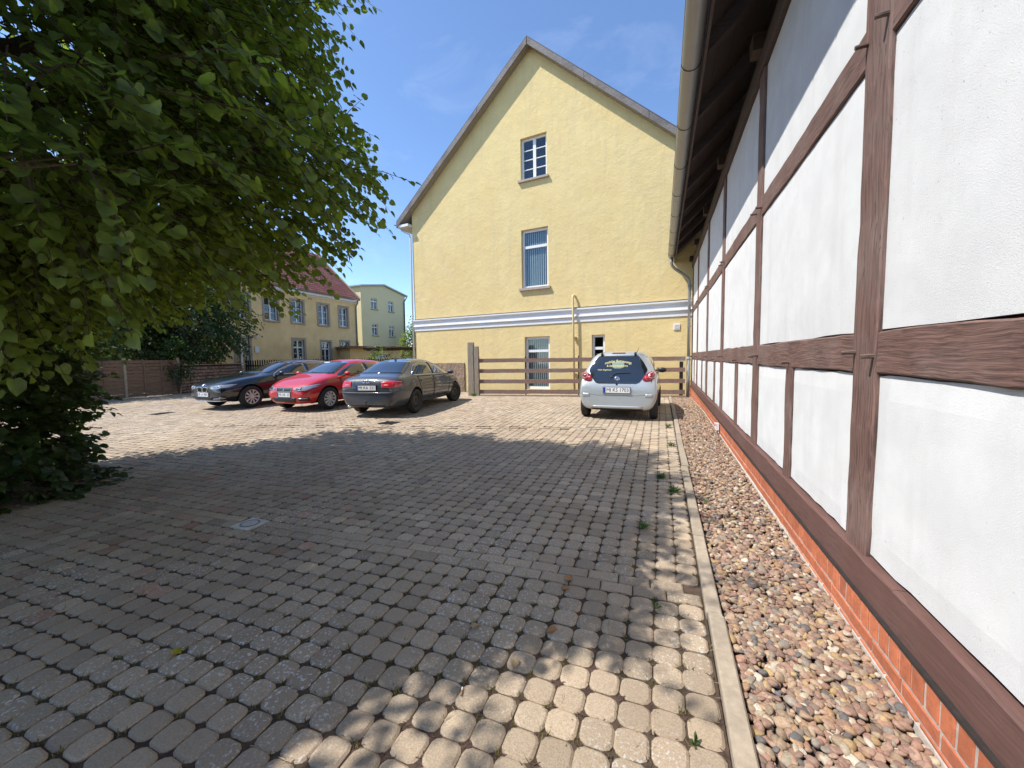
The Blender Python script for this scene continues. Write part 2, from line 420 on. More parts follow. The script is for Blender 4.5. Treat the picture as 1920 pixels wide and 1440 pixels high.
BROWN = (0.155, 0.085, 0.066)
mt = dict(
    soil=M('joint_soil', (0.085, 0.05, 0.034), 0.95, 0.5, 14, bump=0.8, bs=90, blot=0.6, bls=1.3, blc=(0.06, 0.065, 0.025)),
    ground=M('ground_earth', (0.12, 0.10, 0.07), 0.95, 0.3, 1.5, bump=0.5, bs=12),
    paver=M('paver_concrete', (0.405, 0.310, 0.208), 0.9, 0.34, 150, bump=0.7, bs=240, attr='tone', blot=0.45, bls=0.55,
            blc=(0.26, 0.185, 0.128), speck=(62, 0.575, (0.62, 0.60, 0.56), 0.85, 1.3), bdist=0.005),
    kerb=M('kerb_concrete', (0.36, 0.29, 0.21), 0.9, 0.18, 25, bump=0.5, bs=180, blot=0.4, bls=2.5, blc=(0.2, 0.17, 0.13), rand=0.12, bdist=0.004),
    pebble=M('pebble_stone', (0.84, 0.74, 0.66), 0.75, 0.3, 90, bump=0.3, bs=160, attr='tone'),
    gravelbed=M('gravel_dark', (0.10, 0.075, 0.06), 0.95, 0.5, 30, bump=0.6, bs=60),
    plaster=M('white_plaster', (0.77, 0.765, 0.735), 0.95, 0.05, 5.0, bump=0.42, bs=170, bst=(1, 1, 1.0), blot=0.32, bls=3.2,
              blc=(0.62, 0.61, 0.59), speck=(70, 0.67, (0.30, 0.28, 0.25), 0.75, 1.1), bdist=0.006, streak=(0.25, (0.53, 0.51, 0.47), 0.52)),
    mortar=M('mortar', (0.50, 0.44, 0.37), 0.95, 0.2, 30, bump=0.6, bs=130),
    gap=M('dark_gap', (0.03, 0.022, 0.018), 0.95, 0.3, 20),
    brick=M('red_brick', (0.50, 0.150, 0.066), 0.85, 0.22, 30, bump=0.35, bs=120, rand=0.16, blot=0.25, bls=6, blc=(0.25, 0.09, 0.06), bdist=0.005),
    woodz=wood_mat('oak_upright', BROWN, 'z'),
    woody=wood_mat('oak_rail', BROWN, 'y'),
    sill=wood_mat('oak_sill', (0.135, 0.066, 0.052), 'y', 0.7, 1.25, 0.25, 0.25, (0.22, 0.13, 0.11)),
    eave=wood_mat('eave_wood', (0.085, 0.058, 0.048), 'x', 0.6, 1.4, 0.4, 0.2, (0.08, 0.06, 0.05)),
    peg=wood_mat('peg_wood', (0.13, 0.085, 0.065), 'x'),
    zinc=M('zinc_gutter', (0.34, 0.335, 0.31), 0.42, 0.10, 3, metal=0.55, blot=0.4, bls=3, blc=(0.30, 0.28, 0.23)),
    greypipe=M('grey_pipe', (0.22, 0.24, 0.25), 0.5, 0.08, 3),
    dark=plain('black_rubber', (0.012, 0.012, 0.013), 0.75),
    darkmetal=plain('dark_iron', (0.02, 0.02, 0.02), 0.6),
    yellow=M('yellow_render', (0.755, 0.59, 0.275), 0.92, 0.06, 1.6, bump=0.30, bs=3.4, blot=0.4, bls=0.7, blc=(0.72, 0.53, 0.22),
             speck=(1.3, 0.62, (0.76, 0.56, 0.31), 0.45), bdist=0.10, streak=(0.45, (0.58, 0.47, 0.27), 0.52)),
    yellow2=M('ochre_render', (0.85, 0.63, 0.31), 0.92, 0.10, 1.4, bump=0.3, bs=14, blot=0.45, bls=0.9, blc=(0.66, 0.45, 0.19), bdist=0.03),
    yellow3=M('pale_yellow_render', (0.78, 0.69, 0.40), 0.92, 0.03, 1.0, bump=0.1, bs=30),
    rough=M('rough_plinth', (0.38, 0.265, 0.175), 0.95, 0.35, 9, st=(1, 1, 2.2), bump=1.0, bs=16, bst=(1, 1, 1.6), bdist=0.06, blot=0.4, bls=3, blc=(0.19, 0.12, 0.085)),
    white=M('white_paint', (0.78, 0.78, 0.76), 0.5, 0.04, 3),
    pvc=plain('white_pvc', (0.80, 0.80, 0.80), 0.35),
    stonesill=M('stone_sill', (0.42, 0.36, 0.30), 0.9, 0.15, 12, bump=0.3, bs=60),
    surround=M('sandstone_surround', (0.40, 0.335, 0.255), 0.9, 0.12, 6, bump=0.2, bs=40),
    cream=M('cream_pipe', (0.70, 0.58, 0.33), 0.5, 0.06, 3),
    verge=wood_mat('weathered_verge', (0.19, 0.168, 0.155), 'x', 0.35, 1.5, 0.6, 0.85, (0.09, 0.075, 0.07)),
    soffit=M('soffit_boards', (0.30, 0.26, 0.20), 0.8, 0.1, 4),
    slate=M('dark_tiles', (0.05, 0.042, 0.04), 0.7, 0.3, 4, bump=0.3, bs=20),
    tile=M('red_roof_tiles', (0.33, 0.11, 0.075), 0.75, 0.25, 5, bump=0.2, bs=30, blot=0.5, bls=2, blc=(0.42, 0.22, 0.17)),
    pane=glass_mat('window_glass', (0.9, 0.95, 0.95), 0.95),
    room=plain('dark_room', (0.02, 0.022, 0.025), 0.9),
    blind=plain('blind_fabric', (0.45, 0.47, 0.46), 0.8),
    fencew=wood_mat('fence_board', (0.25, 0.155, 0.115), 'x', 0.6, 1.6, 0.5, 0.75, (0.30, 0.25, 0.225)),
    postw=wood_mat('fence_post_wood', (0.34, 0.275, 0.20), 'z', 0.55, 1.4, 0.6, 0.5, (0.44, 0.38, 0.30)),
    slat=wood_mat('slat_wood', (0.20, 0.125, 0.085), 'y', 0.6, 1.5, 0.4, 0.5, (0.15, 0.13, 0.09)),
    picket=M('dark_picket', (0.035, 0.028, 0.024), 0.8, 0.3, 8),
    stone=M('rubble_stone', (0.27, 0.19, 0.15), 0.92, 0.3, 6, bump=0.6, bs=30, rand=0.3, bdist=0.02),
    bark=M('bark', (0.085, 0.065, 0.05), 0.95, 0.45, 10, st=(2, 2, 0.5), bump=1.0, bs=22, bst=(2, 2, 0.5), bdist=0.03),
    twig=M('twig_bark', (0.07, 0.045, 0.032), 0.9, 0.3, 20),
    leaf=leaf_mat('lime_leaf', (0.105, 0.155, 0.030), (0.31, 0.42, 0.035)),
    leafdark=leaf_mat('dark_leaf', (0.045, 0.08, 0.022), (0.075, 0.14, 0.022)),  # darker green leaf for basal shoots, background trees and climbers
    leafyel=leaf_mat('yellow_leaf', (0.13, 0.18, 0.035), (0.22, 0.30, 0.04)),
    leafred=leaf_mat('purple_leaf', (0.035, 0.02, 0.022), (0.05, 0.02, 0.02)),
    weed=leaf_mat('weed_leaf', (0.075, 0.15, 0.03), (0.12, 0.24, 0.04)),
    moss=leaf_mat('joint_moss', (0.20, 0.18, 0.05), (0.22, 0.20, 0.05)),
    straw=M('dry_straw', (0.33, 0.24, 0.13), 0.8, 0.35, 30),
    dryleaf=M('dry_leaf', (0.34, 0.16, 0.06), 0.7, 0.3, 40),
    litter=M('brown_litter', (0.085, 0.045, 0.03), 0.9, 0.5, 40),
    tyre=M('tyre_rubber', (0.022, 0.021, 0.02), 0.8, 0.2, 8),
    rim=plain('alloy', (0.66, 0.67, 0.68), 0.35, 0.35),
    steel=plain('black_steel_wheel', (0.05, 0.046, 0.042), 0.55, 0.3),
    chrome=plain('chrome', (0.85, 0.85, 0.86), 0.12, 1.0),
    carglass=plain('car_glass', (0.012, 0.015, 0.017), 0.03, 0.0, 0.9, 1.0),
    blackplastic=plain('black_plastic', (0.015, 0.015, 0.016), 0.45),
    redlens=plain('red_lens', (0.55, 0.02, 0.03), 0.12, 0.0, 0.7, 1.0),
    darkred=plain('dark_red_lens', (0.22, 0.012, 0.02), 0.12, 0.0, 0.7, 1.0),
    pinklens=plain('pale_lens', (0.62, 0.28, 0.27), 0.15, 0.0, 0.7, 1.0),
    lens=plain('headlight_lens', (0.34, 0.37, 0.42), 0.06, 0.3, 0.8, 1.0),
    plate=plain('plate_white', (0.82, 0.82, 0.80), 0.4),
    plateblue=plain('plate_blue', (0.01, 0.04, 0.30), 0.4),
    ink=plain('plate_ink', (0.01, 0.01, 0.01), 0.5),
    decal=plain('decal_yellow', (0.80, 0.72, 0.28), 0.5),
    decalgreen=plain('decal_grey_green', (0.20, 0.26, 0.20), 0.5),
    gasket=plain('grey_plate_frame', (0.16, 0.17, 0.17), 0.5),
    p_silver=paint('silver_paint', (0.46, 0.49, 0.50), 0.5, 0.36),
    p_red=paint('red_paint', (0.50, 0.006, 0.012), 0.0, 0.3),
    p_black=paint('black_paint', (0.006, 0.007, 0.011), 0.0, 0.25),
    p_grey=paint('dark_grey_paint', (0.028, 0.035, 0.050), 0.0, 0.4),
)

def gz(y):
    """the yard rises gently towards the parked silver car and dips again at the fence"""
    y = max(-6.0, min(y, 30.0))
    if y < 8: return .02 * y
    if y < 10.5:
        t = (y - 8) / 2.5
        return .16 + .05 * (t - .5 * t * t)
    if y < 15:
        t = (y - 10.5) / 4.5
        return .185 - .085 * (t * t * (3 - 2 * t))
    return .10

# ------------------------------------------------------------------ ground and paving
def sheet(name, xs, ys, dz, mat):
    b = MB()
    b.grid([[(x, y, gz(y) + dz) for x in xs] for y in ys])
    b.f = [f[::1] for f in b.f]
    return b.build(name, mat, None, True)

ys = [-6 + 0.5 * i for i in range(73)]
g = sheet('ground', [-160, -60, -30, -15, 0, 15, 60, 160], [-120, -40] + ys + [60, 160], -0.09, mt['ground'])
tag(g, kind='structure')
pv = sheet('courtyard_paving', [-26, -20, -15, -10, -5, 0.262], [y for y in ys if -6 <= y <= 15.51], -0.0125, mt['soil'])
tag(pv, kind='structure')

PX, PY, SLP = 0.1375, 0.1285, 0.055
def band_y(x): return 2.57 + SLP * x
def in_view(x, y):
    """roughly inside what the photograph can see, with a margin for a step aside"""
    if y < -1.0: return False
    az = math.degrees(math.atan2(-x, y))
    return az < 83 and x > -24

def octagon(hx, hy, n=12):
    pts = []
    c, d = 0.50, 0.83
    base = [(1, -c), (1, c), (d, d), (c, 1), (-c, 1), (-d, d), (-1, c), (-1, -c), (-d, -d), (-c, -1), (c, -1), (d, -d)]
    return [(x * hx * R.uniform(.97, 1.01), y * hy * R.uniform(.97, 1.01)) for x, y in base]

def paver_geo(hx, hy, detail, rect=False):
    if rect: ring = [(hx, -hy), (hx, hy), (-hx, hy), (-hx, -hy)]
    elif detail: ring = octagon(hx, hy)
    else:
        c = 0.6
        ring = [(x * hx, y * hy) for x, y in [(1, -c), (1, c), (c, 1), (-c, 1), (-1, c), (-1, -c), (-c, -1), (c, -1)]]
    n = len(ring)
    if detail:
        k = 0.010
        vs = []
        for (x, y) in ring:
            l = math.hypot(x, y); vs.append((x * (1 - k / l * 1.2), y * (1 - k / l * 1.2), -0.0005))
        for (x, y) in ring: vs.append((x, y, -0.0085))
        for (x, y) in ring: vs.append((x, y, -0.035))
        vs.append((0, 0, 0.0012))
        fs = [(i, (i + 1) % n, 3 * n) for i in range(n)]
        for lv in (0, 1):
            fs += [(lv * n + (i + 1) % n, lv * n + i, (lv + 1) * n + i, (lv + 1) * n + (i + 1) % n) for i in range(n)]
    else:
        vs = [(x * .97, y * .97, 0) for x, y in ring] + [(x, y, -0.03) for x, y in ring]
        fs = [tuple(range(n))] + [((i + 1) % n, i, n + i, n + (i + 1) % n) for i in range(n)]
    return vs, fs

def paver_tone(x, y):
    t = R.gauss(1.0, 0.12)
    red = 0.0
    # reddish stones scattered under the tree
    if x < -2.0 and y < 3.4:
        if R.random() < 0.16 * min(1, (-2.0 - x) / 2.0): red = R.uniform(.3, .9)
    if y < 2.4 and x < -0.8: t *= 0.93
    t = max(.7, min(1.3, t))
    return (t * (1 + .10 * red), t * (1 - .20 * red), t * (1 - .22 * red))

DRAIN = (-3.56, 2.37, 0.19)
GRATES = [(-5.72, 7.04, .36, .30), (-13.29, 6.58, .40, .34)]
def blocked(x, y):
    if abs(x - DRAIN[0]) < .14 and abs(y - DRAIN[1]) < .14: return True
    for gx, gy, a, b in GRATES:
        if abs(x - gx) < a / 2 + .05 and abs(y - gy) < b / 2 + .05: return True
    return False

cells = []       # x, y, rotation, kind
def line2(x): return 6.386 + (x + 6.475) * 0.236
ncol = int(24.5 / PX)
for side in (-1, 1):
    for k in range(0, 130):
        off = side * (0.108 + (k + .5) * PY)
        for i in range(ncol):
            x = 0.252 - PX * (i + .5)
            y = band_y(x) + off
            if y > 15.2 or not in_view(x, y): continue
            if x < -7 and y < 2.0: continue
            if -9.5 < x < -0.95 and abs(y - line2(x)) < .105: continue
            if blocked(x, y): continue
            cells.append((x + R.uniform(-.004, .004), y + R.uniform(-.004, .004), R.gauss(0, .02), 0))
for row in (-1, 1):
    x = 0.25 - (0.1 if row > 0 else 0)
    while x > -9.5:
        xc = x - .1
        y = band_y(xc) + row * .0525
        if not blocked(xc, y): cells.append((xc, y, SLP + R.gauss(0, .008), 1))
        x -= .204
x = -0.98
while x > -9.4:
    cells.append((x, line2(x), math.atan(.236), 1)); x -= .199

cells.sort(key=lambda c: c[0] ** 2 + (c[1] + .3) ** 2 if (c[0] > -5 or True) else 0)
# how large each shows: nearest that lie inside the frame first
def frame_ok(c):
    d = Vector((c[0], c[1], gz(c[1]) - CAM_H))
    z = d.dot(fw)
    if z < .2: return False
    return abs(d.dot(rt) / z) < 1.36 and -d.dot(up) / z < 1.04
first = [c for c in cells if frame_ok(c)][:300]
fs_ = set(id(c) for c in first)
VAR = []
for q in range(10):
    vs, fs = paver_geo(PX * .492, PY * .492, True)
    VAR.append((vs, fs))
RECT = paver_geo(.0985, .0495, True, True)
def mesh_with_tone(name, vs, fs, tones_per_vert, mat, smooth=False):
    me = bpy.data.meshes.new(name)
    me.from_pydata(vs, [], fs)
    me.materials.append(mat)
    at = me.color_attributes.new('tone', 'FLOAT_COLOR', 'POINT')
    arr = np.ones((len(vs), 4), 'f'); arr[:, :3] = tones_per_vert
    at.data.foreach_set('color', arr.ravel())
    if smooth: me.polygons.foreach_set('use_smooth', [True] * len(me.polygons))
    me.update()
    return me
pool = {}
for i, c in enumerate(first):
    key = (c[3], R.randrange(24))
    if key not in pool:
        vs, fs = RECT if c[3] else VAR[key[1] % 10]
        pool[key] = mesh_with_tone('paver', vs, fs, paver_tone(c[0], c[1]), mt['paver'])
    inst('paver', pool[key], pv, (c[0], c[1], gz(c[1]) + R.uniform(-.003, .003)), (.02 + R.gauss(0, .010), R.gauss(0, .010), c[2]))
V, F, T = [], [], []
SIMP = paver_geo(PX * .490, PY * .490, False)
RECT_S = paver_geo(.0985, .0495, False, True)
for c in cells:
    if id(c) in fs_: continue
    d2 = c[0] ** 2 + c[1] ** 2
    if c[3]: vs, fs = RECT if d2 < 40 else RECT_S
    else: vs, fs = R.choice(VAR) if d2 < 22 else SIMP
    k = len(V); ca, sa = math.cos(c[2]), math.sin(c[2])
    z0 = gz(c[1]) + R.uniform(-.003, .003)
    tx, ty = R.gauss(0, .010), .02 + R.gauss(0, .010)
    for (a, b, z) in vs:
        V.append((c[0] + a * ca - b * sa, c[1] + a * sa + b * ca, z0 + z + a * tx + b * ty))
    F += [tuple(q + k for q in f) for f in fs]
    T += [paver_tone(c[0], c[1])] * len(vs)
me = mesh_with_tone('pavers', V, F, np.array(T), mt['paver'])
po = bpy.data.objects.new('pavers', me); C.objects.link(po); po.parent = pv; po['kind'] = 'stuff'

# drain covers
dc = empty('drain_cover', (DRAIN[0], DRAIN[1], gz(DRAIN[1])))
tag(dc, 'small square light grey cover plate with a ring set in the paving', 'drain cover')
b = MB(); b.box(-.115, .115, -.105, .105, -.03, .004)
mesh_obj('plate', b.v, b.f, M('pale_cover', (0.60, 0.55, 0.47), .7, .12, 20, bump=.2, bs=80), dc, sub=False)
b = MB()
b.lathe([(.068, .0045), (.068, .008), (.082, .008), (.082, .0045)], 28, axis='z')
mesh_obj('ring', b.v, b.f, mt['gasket'], dc, sub=False)
b = MB(); b.lathe([(0.001, .009), (.064, .0085), (.066, .0045)], 24, axis='z')
mesh_obj('lid', b.v, b.f, M('pale_lid', (0.52, 0.48, 0.42), .7, .12, 20), dc, sub=False)
for n, (gx, gy, a, bb) in enumerate(GRATES):
    dg = empty('drain_grate', (gx, gy, gz(gy)))
    tag(dg, ['dark iron drain grate in the sunny paving behind the dark grey saloon', 'dark iron drain grate in the sunny paving near the front of the black estate car'][n], 'drain grate')
    f = MB()
    for sx in (-1, 1): f.box(sx * a / 2 - .02, sx * a / 2 + .02, -bb / 2, bb / 2, -.04, .004)
    for sy in (-1, 1): f.box(-a / 2 + .021, a / 2 - .021, sy * bb / 2 - .02, sy * bb / 2 + .02, -.04, .003)
    mesh_obj('frame', f.v, f.f, mt['darkmetal'], dg, sub=False)
    f = MB()
    for k in range(7):
        xx = -a / 2 + .04 + (a - .08) * k / 6
        f.box(xx - .011, xx + .011, -bb / 2 + .022, bb / 2 - .022, -.03, .001)
    mesh_obj('bars', f.v, f.f, mt['darkmetal'], dg, sub=False)
    f = MB(); f.box(-a / 2, a / 2, -bb / 2, bb / 2, -.012, -.010)
    mesh_obj('pit', f.v, f.f, mt['gap'], dg, sub=False)

# kerb of edging stones
kb = empty('kerb', (0.3, 0, 0)); tag(kb, kind='structure')
def chamfer_box(lx, ly, lz, k=.006, j=.002):
    """box centred in x,y with its top at z=0, chamfered top edges"""
    a, b_ = lx / 2, ly / 2
    rj = lambda: R.uniform(-j, j)
    vs = []
    for z, q in ((-lz, 0), (-k, 0), (0, k)):
        for sx, sy in ((-1, -1), (1, -1), (1, 1), (-1, 1)):
            vs.append((sx * (a - q) + rj(), sy * (b_ - q) + rj(), z + rj() * .5))
    fs = []
    for l in (0, 1):
        for i in range(4):
            n = (i + 1) % 4
            fs.append((l * 4 + i, l * 4 + n, l * 4 + 4 + n, l * 4 + 4 + i))
    fs.append((8, 9, 10, 11)); fs.append((3, 2, 1, 0))
    return vs, fs
y = -1.62
while y < 14.5:
    yc = y + .495
    vs, fs = chamfer_box(.082, .988, .16, .008, .0025)
    me = bpy.data.meshes.new('kerb_stone'); me.from_pydata(vs, [], fs); me.materials.append(mt['kerb'])
    sl = (gz(yc + .4) - gz(yc - .4)) / .8
    inst('kerb_stone', me, kb, (.305 + R.uniform(-.006, .006), yc, gz(yc) + .034 + R.uniform(-.006, .006)), (math.atan(sl), R.gauss(0, .015), R.gauss(0, .004)))
    y += 1.0

# gravel bed between kerb and plinth
gb = MB()
gys = [-2 + .25 * i for i in range(69)]
gb.grid([[(x, y, gz(y) - .028) for x in (.346, .55, .75, .99)] for y in gys])
gravel = gb.build('gravel_bed', mt['gravelbed'])
tag(gravel, kind='structure')
PAL = [(.33, .215, .17), (.38, .25, .19), (.29, .19, .15), (.42, .31, .22), (.46, .36, .25), (.36, .275, .195), (.44, .29, .18), (.52, .45, .35),
       (.24, .175, .14), (.33, .29, .25), (.16, .155, .16), (.60, .54, .46), (.40, .24, .18), (.35, .22, .18), (.47, .34, .18), (.43, .29, .22)]
def ico(sub):
    import bmesh
    bm = bmesh.new(); bmesh.ops.create_icosphere(bm, subdivisions=sub, radius=1.0)
    vs = [tuple(v.co) for v in bm.verts]; bm.verts.index_update(); fs = [tuple(v.index for v in f.verts) for f in bm.faces]
    bm.free(); return np.array(vs), fs
ICO1, ICO2 = ico(1), ico(2)
def pebble_shape(base):
    v = base[0].copy()
    ph = NR.uniform(0, 6.28, 3)
    n = 1 + .14 * np.sin(v[:, 0] * 2.3 + ph[0]) + .12 * np.sin(v[:, 1] * 2.9 + ph[1]) + .10 * np.sin(v[:, 2] * 3.1 + ph[2])
    v = v * n[:, None]
    for _ in range(5):
        q = NR.normal(size=3); q /= np.linalg.norm(q); e = v @ q - NR.uniform(.62, .9)
        v = v - np.maximum(e, 0)[:, None] * q * .85
    return v
P2 = [pebble_shape(ICO2) for _ in range(14)]; P1 = [pebble_shape(ICO1) for _ in range(10)]
peb = []
def add_pebbles(y0, y1, n, smin, smax, far):
    for _ in range(n):
        y = R.uniform(y0, y1); x = R.uniform(.36, .975)
        L = R.uniform(smin, smax) * (1.25 if R.random() < .12 else 1)
        s = (L, L * R.uniform(.6, .95), L * R.uniform(.38, .62))
        z = gz(y) - .022 + R.uniform(0, .022) + s[2] * .25
        peb.append((x, y, z, s, (R.gauss(0, .28), R.gauss(0, .28), R.uniform(0, 6.28)), R.choice(PAL), far))
add_pebbles(-1.0, 0.9, 2400, .013, .029, True)
add_pebbles(0.9, 3.6, 4600, .012, .029, False)
add_pebbles(3.6, 7.0, 4600, .014, .030, True)
add_pebbles(7.0, 14.9, 6000, .018, .034, True)
peb.sort(key=lambda p: p[0] ** 2 + (p[1]) ** 2 - 60 * p[3][0] - 30 * (p[2] - gz(p[1])))
def pebble_seen(p):
    d = Vector((p[0], p[1], p[2] - CAM_H)); z = d.dot(fw)
    return z > .3 and -d.dot(up) / z < .98 and d.dot(rt) / z < 1.3
vis = [p for p in peb if pebble_seen(p) and not p[6] and p[2] > gz(p[1]) - .004]
top = set(id(p) for p in vis[:300])
ppool = [[mesh_with_tone('pebble', [tuple(q) for q in P2[k % 14]], ICO2[1], np.array(PAL[k % 16]) * R.uniform(.85, 1.15), mt['pebble'], True) for k in range(48)]][0]
V, F, T, kk = [], [], [], 0
for p in peb:
    if id(p) in top:
        inst('pebble', R.choice(ppool), gravel, p[:3], p[4], p[3]); continue
    base, fc = (R.choice(P1), ICO1[1]) if p[6] else (R.choice(P2), ICO2[1])
    from mathutils import Euler
    A = np.array(Euler(p[4]).to_matrix()) @ np.diag(p[3])
    vv = base @ A.T + np.array(p[:3])
    V.append(vv); F += [tuple(i + kk for i in f) for f in fc]; kk += len(vv)
    T.append(np.tile(np.array(p[5]) * R.uniform(.8, 1.2), (len(vv), 1)))
me = mesh_with_tone('pebbles', [tuple(q) for q in np.concatenate(V)], F, np.concatenate(T), mt['pebble'], True)
po = bpy.data.objects.new('pebbles', me); C.objects.link(po); po.parent = gravel; po['kind'] = 'stuff'

# ------------------------------------------------------------------ half-timbered house on the right
YE = 15.25
th = empty('half_timbered_house', (1.0, 7.0, 0.1))
tag(th, 'white half-timbered house with brown oak frame, brick plinth and deep eaves', 'house')
XP, XT = 1.032, 1.018            # plaster face, timber face
def sill_top(y): return .47 + .016 * (y - 1.6)
POSTS = [-2.75, -0.06, 2.625, 5.195, 7.90, 10.38, 13.05, YE - .11]
STUDS = [-1.4, 1.27, 3.925, 6.43, 8.92, 11.55, 14.1]
WP, WS = .232, .165
RAIL1, RAIL2, PLATE = (1.447, 1.662), (3.09, 3.30), 4.67

# core behind the panels
b = MB()
b.box(1.075, 9.0, -5, YE - .02, .05, 5.2)
b.build('core_wall', mt['gap'], th)
b = MB(); b.box(1.03, 9.0, YE - .018, YE, .3, 4.9); b.build('end_wall', mt['plaster'], th)

def timber(a, c, wdt, xf, dep, name, mat, jit=.004, along='z', seg=.16, wa=None):
    """beam lying in the wall plane from a=(y,z) to c=(y,z), uneven hewn edges"""
    n = max(3, int(math.hypot(c[0] - a[0], c[1] - a[1]) / seg))
    dy, dz = c[0] - a[0], c[1] - a[1]
    l = math.hypot(dy, dz); ny, nz = -dz / l, dy / l
    bow = R.uniform(-.012, .012)
    Pp = []
    e1 = e2 = 0
    for i in range(n + 1):
        t = i / n
        e1 = .6 * e1 + R.gauss(0, jit * .7); e2 = .6 * e2 + R.gauss(0, jit * .7)
        cy, cz = a[0] + dy * t, a[1] + dz * t
        o = bow * math.sin(PI * t)
        h = (wdt if wa is None else wdt + (wa - wdt) * t) / 2
        fx = xf + R.gauss(0, .002)
        k = .008
        ring = []
        for (s_, x_) in ((-h + e1, xf + dep), (-h + e1, fx + k), (-h + e1 + k, fx), (h + e2 - k, fx), (h + e2, fx + k), (h + e2, xf + dep)):
            ring.append((x_, cy + ny * (s_ + o), cz + nz * (s_ + o)))
        Pp.append(ring)
    b = MB(); b.grid(Pp)
    m_ = len(b.v)
    b.f.append(tuple(range(6))[::-1]); b.m.append(0)
    b.f.append(tuple(m_ - 6 + q for q in range(6))); b.m.append(0)
    b.f = [f[::-1] for f in b.f]
    return b.build(name, mat, th)

def peg(parent, y, z, xf, L=.062, r=.0125):
    b = MB(); b.tube([(xf + .03, y, z), (xf - L * .5, y, z), (xf - L, y + R.uniform(-.004, .004), z - R.uniform(0, .004))], [r, r, r * .9], 7)
    b.build('peg', mt['peg'], parent)

for y in POSTS:
    ztop = PLATE + .02
    o = timber((y, sill_top(y) - .01), (y, ztop), WP, XT - .004, .07, 'post', mt['woodz'], wa=WP + .05 if y == 2.625 else WP)
    for z, dys in ((1.548, (-.115, .085)), (3.19, (-.115, .085))):
        for q in dys: peg(o, y + q * (1 if R.random() < 2 else -1), z + R.uniform(-.012, .012), XT - .004, R.uniform(.05, .068))
for y in STUDS:
    o = timber((y, sill_top(y) - .01), (y, RAIL1[0] - .002), WS, XT + .001, .065, 'stud', mt['woodz'], jit=.004)
for i in range(len(POSTS) - 1):
    ya, yb = POSTS[i] + WP / 2 - .004, POSTS[i + 1] - WP / 2 + .004
    for q, (z0, z1) in enumerate((RAIL1, RAIL2)):
        o = timber((ya, (z0 + z1) / 2), (yb, (z0 + z1) / 2), z1 - z0, XT + .003, .06, 'rail', mt['woody'], jit=.0045)
        if q == 0: peg(o, STUDS[i] + .0, z0 + .04, XT + .003, .055)
    # plate above
    timber((ya - WP, PLATE + .1), (yb + WP, PLATE + .1), .20, XT - .03, .1, 'wall_plate', mt['eave'], jit=.003)
    # plaster panels
    cells_ = [(ya, STUDS[i] - WS / 2, 'l'), (STUDS[i] + WS / 2, yb, 'l'), (ya, yb, 'm'), (ya, yb, 'u')]
    for (a, c, lv) in cells_:
        g_ = .008
        a += g_; c -= g_
        n, k = 10, 8
        P_ = []
        bulge = R.uniform(.000, .004)
        for jz in range(-1, k + 2):
            row = []
            for iy in range(-1, n + 2):
                u = min(max(iy, 0), n) / n; v_ = min(max(jz, 0), k) / k
                yy = a + (c - a) * u
                z0 = sill_top(yy) + .004 if lv == 'l' else (RAIL1[1] if lv == 'm' else RAIL2[1])
                z1 = RAIL1[0] if lv == 'l' else (RAIL2[0] if lv == 'm' else PLATE)
                z0 += g_; z1 -= g_
                zz = z0 + (z1 - z0) * v_
                edge = iy < 0 or iy > n or jz < 0 or jz > k
                ed2 = iy in (0, n) or jz in (0, k)
                x_ = 1.074 if edge else XP + (.006 if ed2 else 0) - bulge * 4 * u * (1 - u) * 4 * v_ * (1 - v_) + R.gauss(0, .0003)
                if ed2 and not edge:
                    yy += R.uniform(-.006, .006); zz += R.uniform(-.006, .006)
                row.append((x_, yy, zz))
            P_.append(row)
        b = MB(); b.grid(P_); b.f = [f[::-1] for f in b.f]
        ip = b.build('infill_panel', mt['plaster'], th, True)
        ip.data.set_sharp_from_angle(angle=math.radians(2.5))

# sill beam, in lengths
for (a, c) in ((-5, 2.2), (2.203, 7.4), (7.403, YE)):
    za, zb = sill_top(a) - .1, sill_top(c) - .1
    timber((a, za), (c, zb), .192, .996, .08, 'sill_beam', mt['sill'], jit=.006, seg=.2)
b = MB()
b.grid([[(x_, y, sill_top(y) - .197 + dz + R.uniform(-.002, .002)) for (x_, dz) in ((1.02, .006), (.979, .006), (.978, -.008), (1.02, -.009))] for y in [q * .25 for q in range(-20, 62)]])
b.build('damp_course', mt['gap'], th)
# plinth bricks: a rowlock course on stretcher courses
b = MB(); b.obox((1.035, (YE - 1) / 2 - 2, .0), (.094, 0, 0), (0, YE + 3, 0), (0, 0, .4))
b.v = [(v[0], v[1], (sill_top(v[1]) - .195) if v[2] > 0 else -.2) for v in b.v]
pl = b.build('plinth', mt['mortar'], th)
def brick_mesh(ly, lz):
    """brick seen on its -x face; origin in the middle of that face"""
    k = .004; a, c = ly / 2, lz / 2
    rj = lambda: R.uniform(-.0015, .0015)
    vs = []
    for x_, q in ((.03, 0), (.005, 0), (0, k)):
        for sy, sz in ((-1, -1), (1, -1), (1, 1), (-1, 1)): vs.append((x_ + rj() * .5, sy * (a - q) + rj(), sz * (c - q) + rj()))
    fs = []
    for l in (0, 1):
        for i in range(4):
            n = (i + 1) % 4
            fs.append((l * 4 + n, l * 4 + i, l * 4 + 4 + i, l * 4 + 4 + n))
    fs.append((11, 10, 9, 8))
    me = bpy.data.meshes.new('brick'); me.from_pydata(vs, [], fs); me.materials.append(mt['brick']); return me
SOL = [brick_mesh(.072, .115) for _ in range(8)]; STR = [brick_mesh(.234, .063) for _ in range(6)]
y = 1.35 - .0875 * 16
while y < YE - .05:
    inst('brick', R.choice(SOL), pl, (.982 + R.uniform(-.0015, .0015), y, sill_top(y) - .193 - .012 - .058 + R.uniform(-.002, .002)), (R.gauss(0, .012), 0, R.gauss(0, .006)))
    y += .0875
cnt = 0
